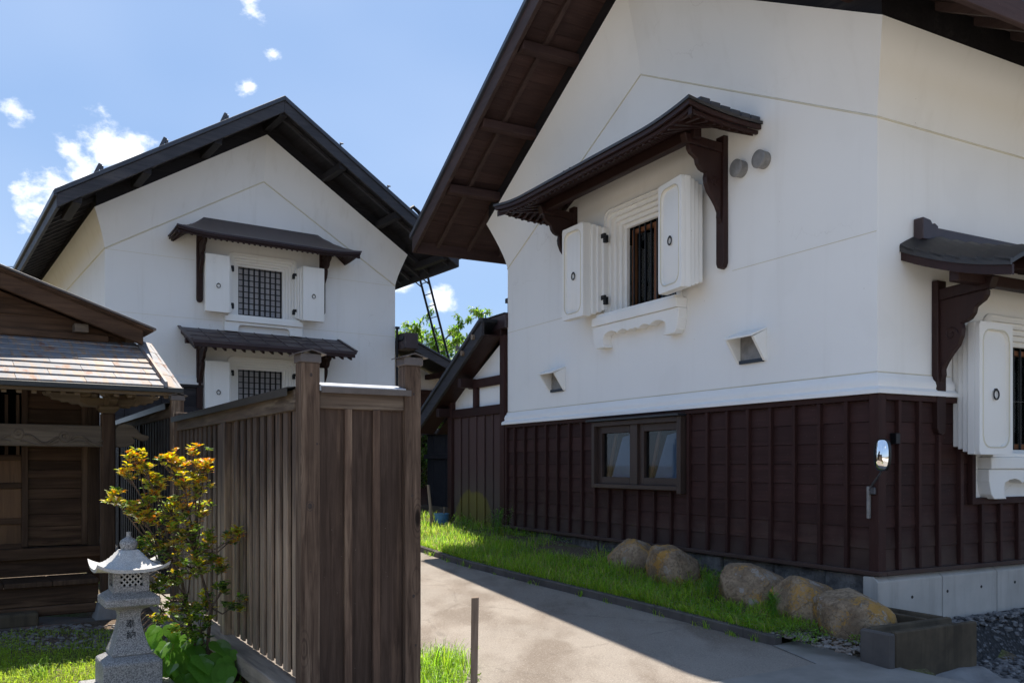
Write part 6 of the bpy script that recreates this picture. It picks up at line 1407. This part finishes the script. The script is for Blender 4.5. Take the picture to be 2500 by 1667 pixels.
# garden floor: short grass, moss and clover round the lantern
F_ = Foliage()
def fence_x(Y): return FO[0] - (Y - FO[1]) * .6
for i in range(42000):
    y = R.uniform(5.2, 8.6); x = R.uniform(-4.9, fence_x(y) - .12)
    dn = .85 + .8 * mnoise.noise((x * 1.2, y * 1.2, 30)) - (.8 * sm((y - 7.7) / .7))
    if R.random() > dn: continue
    z = gz(x, y) + .003; a = R.uniform(0, 6.283); d = Vector((math.cos(a), math.sin(a), 0))
    if R.random() < .55: F_.blade(Vector((x, y, z)), d, R.uniform(.02, .07), R.uniform(.003, .006), R.uniform(.2, 1), cv((.24, .32, .04), .3))
    else:
        dd = rdir(); dd.z = abs(dd.z) * .4 + .1; F_.leaf(Vector((x, y, z + R.uniform(.004, .03))), dd, Vector((0, 0, 1)), R.uniform(.012, .026), R.uniform(.009, .018), cv((.24, .33, .05), .35))
for i in range(40):
    x, y = (-3.75 + R.gauss(0, .05), 7.0 + R.gauss(0, .05)); a = R.uniform(0, 6.283); F_.blade(Vector((x, y, gz(x, y))), Vector((math.cos(a), math.sin(a), 0)), R.uniform(.08, .17), .007, R.uniform(.4, 1.1), cv((.12, .20, .03)))
tag(F_.build('garden_groundcover', 'grass'), 'sunlit moss, clover and short grass round the stone lantern', 'ground cover', kind='stuff')

# the shrub with orange new growth
CL = [(-2.38, 6.5, 1.78, 0.15), (-2.49, 6.4, 1.77, 0.1), (-2.32, 6.6, 1.73, 0.1), (-2.41, 6.4, 1.65, 0.13), (-2.35, 6.5, 1.58, 0.1), (-2.67, 6.2, 1.8, 0.07), (-2.68, 6.1, 1.7, 0.06), (-2.61, 6.2, 1.73, 0.06), (-2.61, 6.3, 1.66, 0.08), (-2.56, 6.3, 1.57, 0.09), (-2.57, 6.2, 1.48, 0.10), (-2.73, 6.0, 1.52, 0.08), (-2.66, 6.1, 1.45, 0.06), (-2.5, 6.4, 1.42, 0.1), (-2.38, 6.4, 1.46, 0.13), (-2.35, 6.6, 1.41, 0.1), (-2.46, 6.2, 1.31, 0.12), (-2.34, 6.3, 1.29, 0.14), (-2.57, 6.1, 1.38, 0.08), (-2.55, 6.2, 1.19, 0.09), (-2.4, 6.2, 1.16, 0.14), (-2.33, 6.4, 1.11, 0.13), (-2.6, 6.1, 1.15, 0.08), (-2.29, 6.6, 1.18, 0.08), (-2.09, 6.5, 1.19, 0.07), (-2.0, 6.4, 1.25, 0.04), (-2.43, 6.2, 0.97, 0.14), (-2.35, 6.4, 0.98, 0.13), (-2.55, 6.2, 0.89, 0.11), (-2.27, 6.6, 1.02, 0.08), (-2.49, 6.2, 0.72, 0.14), (-2.37, 6.3, 0.71, 0.14), (-2.28, 6.5, 0.74, 0.11), (-2.16, 6.5, 1.0, 0.08), (-2.03, 6.4, 0.72, 0.08), (-2.12, 6.4, 0.85, 0.06), (-2.37, 6.3, 0.58, 0.13), (-2.28, 6.4, 0.56, 0.13)]
sb = thing('shrub', 'tall leafy shrub with orange and yellow new leaves against the fence', 'shrub', (-2.27, 6.42, .03))
O = Vector((-2.27, 6.42, .03)); stems = MB(); F_ = Foliage()
hubs = [Vector((-2.30, 6.42, .42)) - O, Vector((-2.38, 6.38, .75)) - O, Vector((-2.22, 6.45, .70)) - O, Vector((-2.45, 6.32, 1.05)) - O, Vector((-2.33, 6.42, 1.12)) - O]
stems.tube([Vector((0, 0, -.05)), hubs[0] * .5 + Vector((.02, 0, 0)), hubs[0]], [.026, .022, .018], 7); stems.tube([Vector((.05, .02, -.05)), Vector((.03, 0, .35)), hubs[2]], [.02, .016, .012], 6); stems.tube([Vector((-.04, .0, -.05)), Vector((-.06, -.02, .4)), hubs[1]], [.02, .017, .013], 6); stems.tube([hubs[1], hubs[1].lerp(hubs[3], .5) + Vector((.02, 0, 0)), hubs[3]], [.013, .011, .009], 6); stems.tube([hubs[2], hubs[2].lerp(hubs[4], .5), hubs[4]], [.012, .010, .008], 6)
OR, YE, LG, DG = (.48, .17, .03), (.52, .42, .03), (.27, .37, .04), (.075, .15, .025)
for (x, y, z, r) in CL:
    c = Vector((x, y, z)) - O; hb = min((h_ for h_ in hubs if h_.z < c.z + .05), key=lambda h_: (h_ - c).length, default=hubs[0])
    mid_ = hb.lerp(c, .55) + Vector((R.gauss(0, .02), R.gauss(0, .02), -.05)); tip = c + Vector((0, 0, r * .5))
    stems.tube([hb, mid_, c, tip], [.008, .006, .004, .002], 5)
    hgt = (z - .5) / 1.3
    nt = int(8 + r * 88)
    for k in range(nt):
        e = c + rdir() * r * R.uniform(.3, 1.0); stems.tube([c.lerp(mid_, R.uniform(0, .4)), e], [.0028, .0015], 4, cap=False)
        fresh = R.random() < (.15 + .75 * hgt) 
        for j in range(R.randint(5, 8)):
            a = j * 2.4 + R.uniform(-.4, .4); d = Vector((math.cos(a), math.sin(a), R.uniform(.1, .9)))
            if fresh: col = OR if R.random() < .20 * (.4 + hgt) else (YE if R.random() < .55 + .25 * hgt else LG)
            else: col = LG if R.random() < .35 else DG
            F_.leaf(e + rdir() * .012, d, Vector((0, 0, 1)), R.uniform(.034, .058), R.uniform(.019, .031), cv(col, .25))
F_.build('leaves', 'leaves', sb); stems.build('branches', 'bark_red', sb, smooth=True)
# broad heart-shaped leaves at the shrub's foot
PL = [(-2.59, 6.3, 0.5, 0.18), (-2.5, 6.2, 0.42, 0.19), (-2.39, 6.35, 0.45, 0.19), (-2.34, 6.25, 0.34, 0.25), (-2.16, 6.15, 0.29, 0.28), (-2.09, 6.3, 0.43, 0.20), (-2.05, 6.25, 0.36, 0.19), (-2.02, 6.1, 0.27, 0.21), (-2.49, 6.4, 0.53, 0.16), (-2.52, 6.1, 0.41, 0.13), (-2.12, 6.2, 0.33, 0.19), (-1.98, 6.0, 0.24, 0.17), (-2.28, 6.3, 0.39, 0.18), (-2.42, 6.1, 0.33, 0.14), (-2.2, 6.05, .2, .2), (-2.3, 6.1, .22, .18), (-2.05, 5.95, .17, .19), (-2.62, 6.35, .38, .17), (-2.45, 6.2, .27, .18)]
bp = thing('broadleaf_plant', 'low plant with broad heart-shaped green leaves at the foot of the shrub', 'plant', (-2.25, 6.3, .03)); O = Vector((-2.25, 6.3, .03))
def heart():
    m = MB(); out = [(0, -.5), (.13, -.56), (.30, -.50), (.42, -.33), (.44, -.12), (.36, .10), (.22, .32), (.08, .47), (0, .56)]
    rows_ = []
    for k, (x, y) in enumerate(out): rows_.append((x, y))
    vs = []; fs = []; mid_ = [(0, -.40), (0, -.38), (0, -.33), (0, -.23), (0, -.08), (0, .10), (0, .30), (0, .45), (0, .56)]
    for sgn in (1, -1):
        b = len(vs)
        for (x, y), (mx_, my) in zip(out, mid_):
            for u in (0, .5, 1): xx = sgn * lerp(mx_, x, u); yy = lerp(my, y, u); vs.append((xx, yy, .16 * abs(xx) + .05 * math.sin(yy * 9) * abs(xx) - .30 * max(0, yy) ** 2 - .12 * u * u * abs(xx)))
        for i in range(len(out) - 1):
            for j in range(2): fs.append((b + i * 3 + j, b + i * 3 + j + 1, b + (i + 1) * 3 + j + 1, b + (i + 1) * 3 + j))
    m.add(vs, fs); return m
lf0 = heart().build('leaf', 'big_leaf', bp, smooth='all', normals=False)
PL += [(x + R.gauss(0, .07), y + R.gauss(0, .06), z + R.gauss(-.02, .05), sz * R.uniform(.6, .9)) for x, y, z, sz in PL]
for k, (x, y, z, sz) in enumerate(PL):
    o = lf0 if k == 0 else lf0.copy()
    if k: link(o)
    p = Vector((x, y, z)) - O; o.location = p; o.scale = (sz * .92,) * 3
    o.rotation_euler = (R.uniform(-.95, -.45), R.uniform(-.35, .35), R.uniform(-.5, .9) + 3.14)
    st = MB(); b0 = Vector((p.x * .5 + R.gauss(0, .03), p.y * .5 + .05, -.05)); q = o.rotation_euler.to_matrix() @ Vector((0, -.4 * sz, 0)) + p; st.tube([b0, b0.lerp(q, .6) + Vector((0, .02, .04)), q], [.006, .005, .004], 5); st.build('leaf_stalk', 'big_leaf', bp, smooth=True)

# trees behind the buildings
def tree(name, label, loc, height, crown_r, zc0, nl, leafL, cols, seed):
    global R
    keep = R; R = random.Random(seed); o = thing(name, label, 'tree', loc); tr = MB(); F = Foliage()
    tr.tube([(0, 0, -.2), (.04, 0, height * .25), (-.03, .05, height * .5), (.02, 0, height * .72)], [.12, .10, .075, .04], 8)
    for i in range(34):
        z0 = R.uniform(height * .22, height * .7); a = i * 2.4 + R.uniform(-.3, .3); rr_ = crown_r * (1 - .45 * abs((z0 / height - .45) / .55)) * R.uniform(.7, 1.1); up = R.uniform(.25, .75) * rr_ + .3
        b0 = Vector((0, 0, z0)); tip = Vector((math.cos(a) * rr_, math.sin(a) * rr_, z0 + up)); mid_ = b0.lerp(tip, .5) + Vector((0, 0, .12 * rr_)); tr.tube([b0, mid_, tip], [.035, .02, .006], 5)
        for k in range(9):
            u = R.uniform(.25, 1); p = b0.lerp(tip, u) + Vector((0, 0, .1 * rr_ * math.sin(u * 3))); tw_ = rdir(); tw_.z = tw_.z * .6 + .35; L = R.uniform(.35, .75); e = p + tw_ * L; tr.tube([p, e], [.008, .003], 4, cap=False)
            for j in range(nl):
                w_ = R.random(); q = p.lerp(e, w_) + rdir() * .06; d = tw_ * .35 + rdir() * .7; d.z -= .35; F.leaf(q, d, Vector((0, 0, 1)), leafL * R.uniform(.7, 1.2), leafL * R.uniform(.28, .4), cv(cols[0] if R.random() < .6 else cols[1], .3), .18)
    F.build('crown', 'leaves', o); tr.build('trunk', 'bark', o, smooth=True); R = keep; return o
tree('cherry_tree', 'bushy green tree rising behind the roofs between the two storehouses', (-2.9, 30.0, .4), 7.4, 2.5, 3, 60, .17, ((.11, .21, .025), (.20, .29, .04)), 4)
tree('small_tree', 'dark green leafy tree seen through the gap above the gate', (-2.75, 24.6, .2), 2.9, 1.2, 2, 24, .12, ((.06, .13, .018), (.12, .19, .03)), 9)
# utility pole and wires far behind
po = thing('utility_pole', 'distant concrete utility pole beside the tree', 'pole', (-2.87, 46.0, .4))
MB().tube([(0, 0, 0), (0, 0, 8.0)], [.17, .13], 10).build('shaft', 'pole_concrete', po, smooth=True)
MB().box(-.20, .20, -.05, .05, 7.72, 7.78).build('crossarm', 'iron_grey', po)
for k, (z, e) in enumerate(((7.9, 0), (7.4, .2))):
    m = MB(); m.tube([(-2.95 + 9 * t, 46 + 6 * t, z + .4 - .9 * math.sin(t * 3.14) + 1.2 * t) for t in frange(0, 1, 16)], .014, 4)
    o = m.build('power_line', 'wire_dark'); tag(o, ('upper' if k == 0 else 'lower') + ' of two thin power lines running right from the distant utility pole', 'power line')
m = MB(); m.tube([(-60, 55, 15.3), (-45, 55, 14.6), (-31, 55, 14.2), (-24, 55, 14.2)], .03, 4); tag(m.build('power_line', 'wire_dark'), 'thin power line crossing the sky at the left edge behind the shrine roof', 'power line')
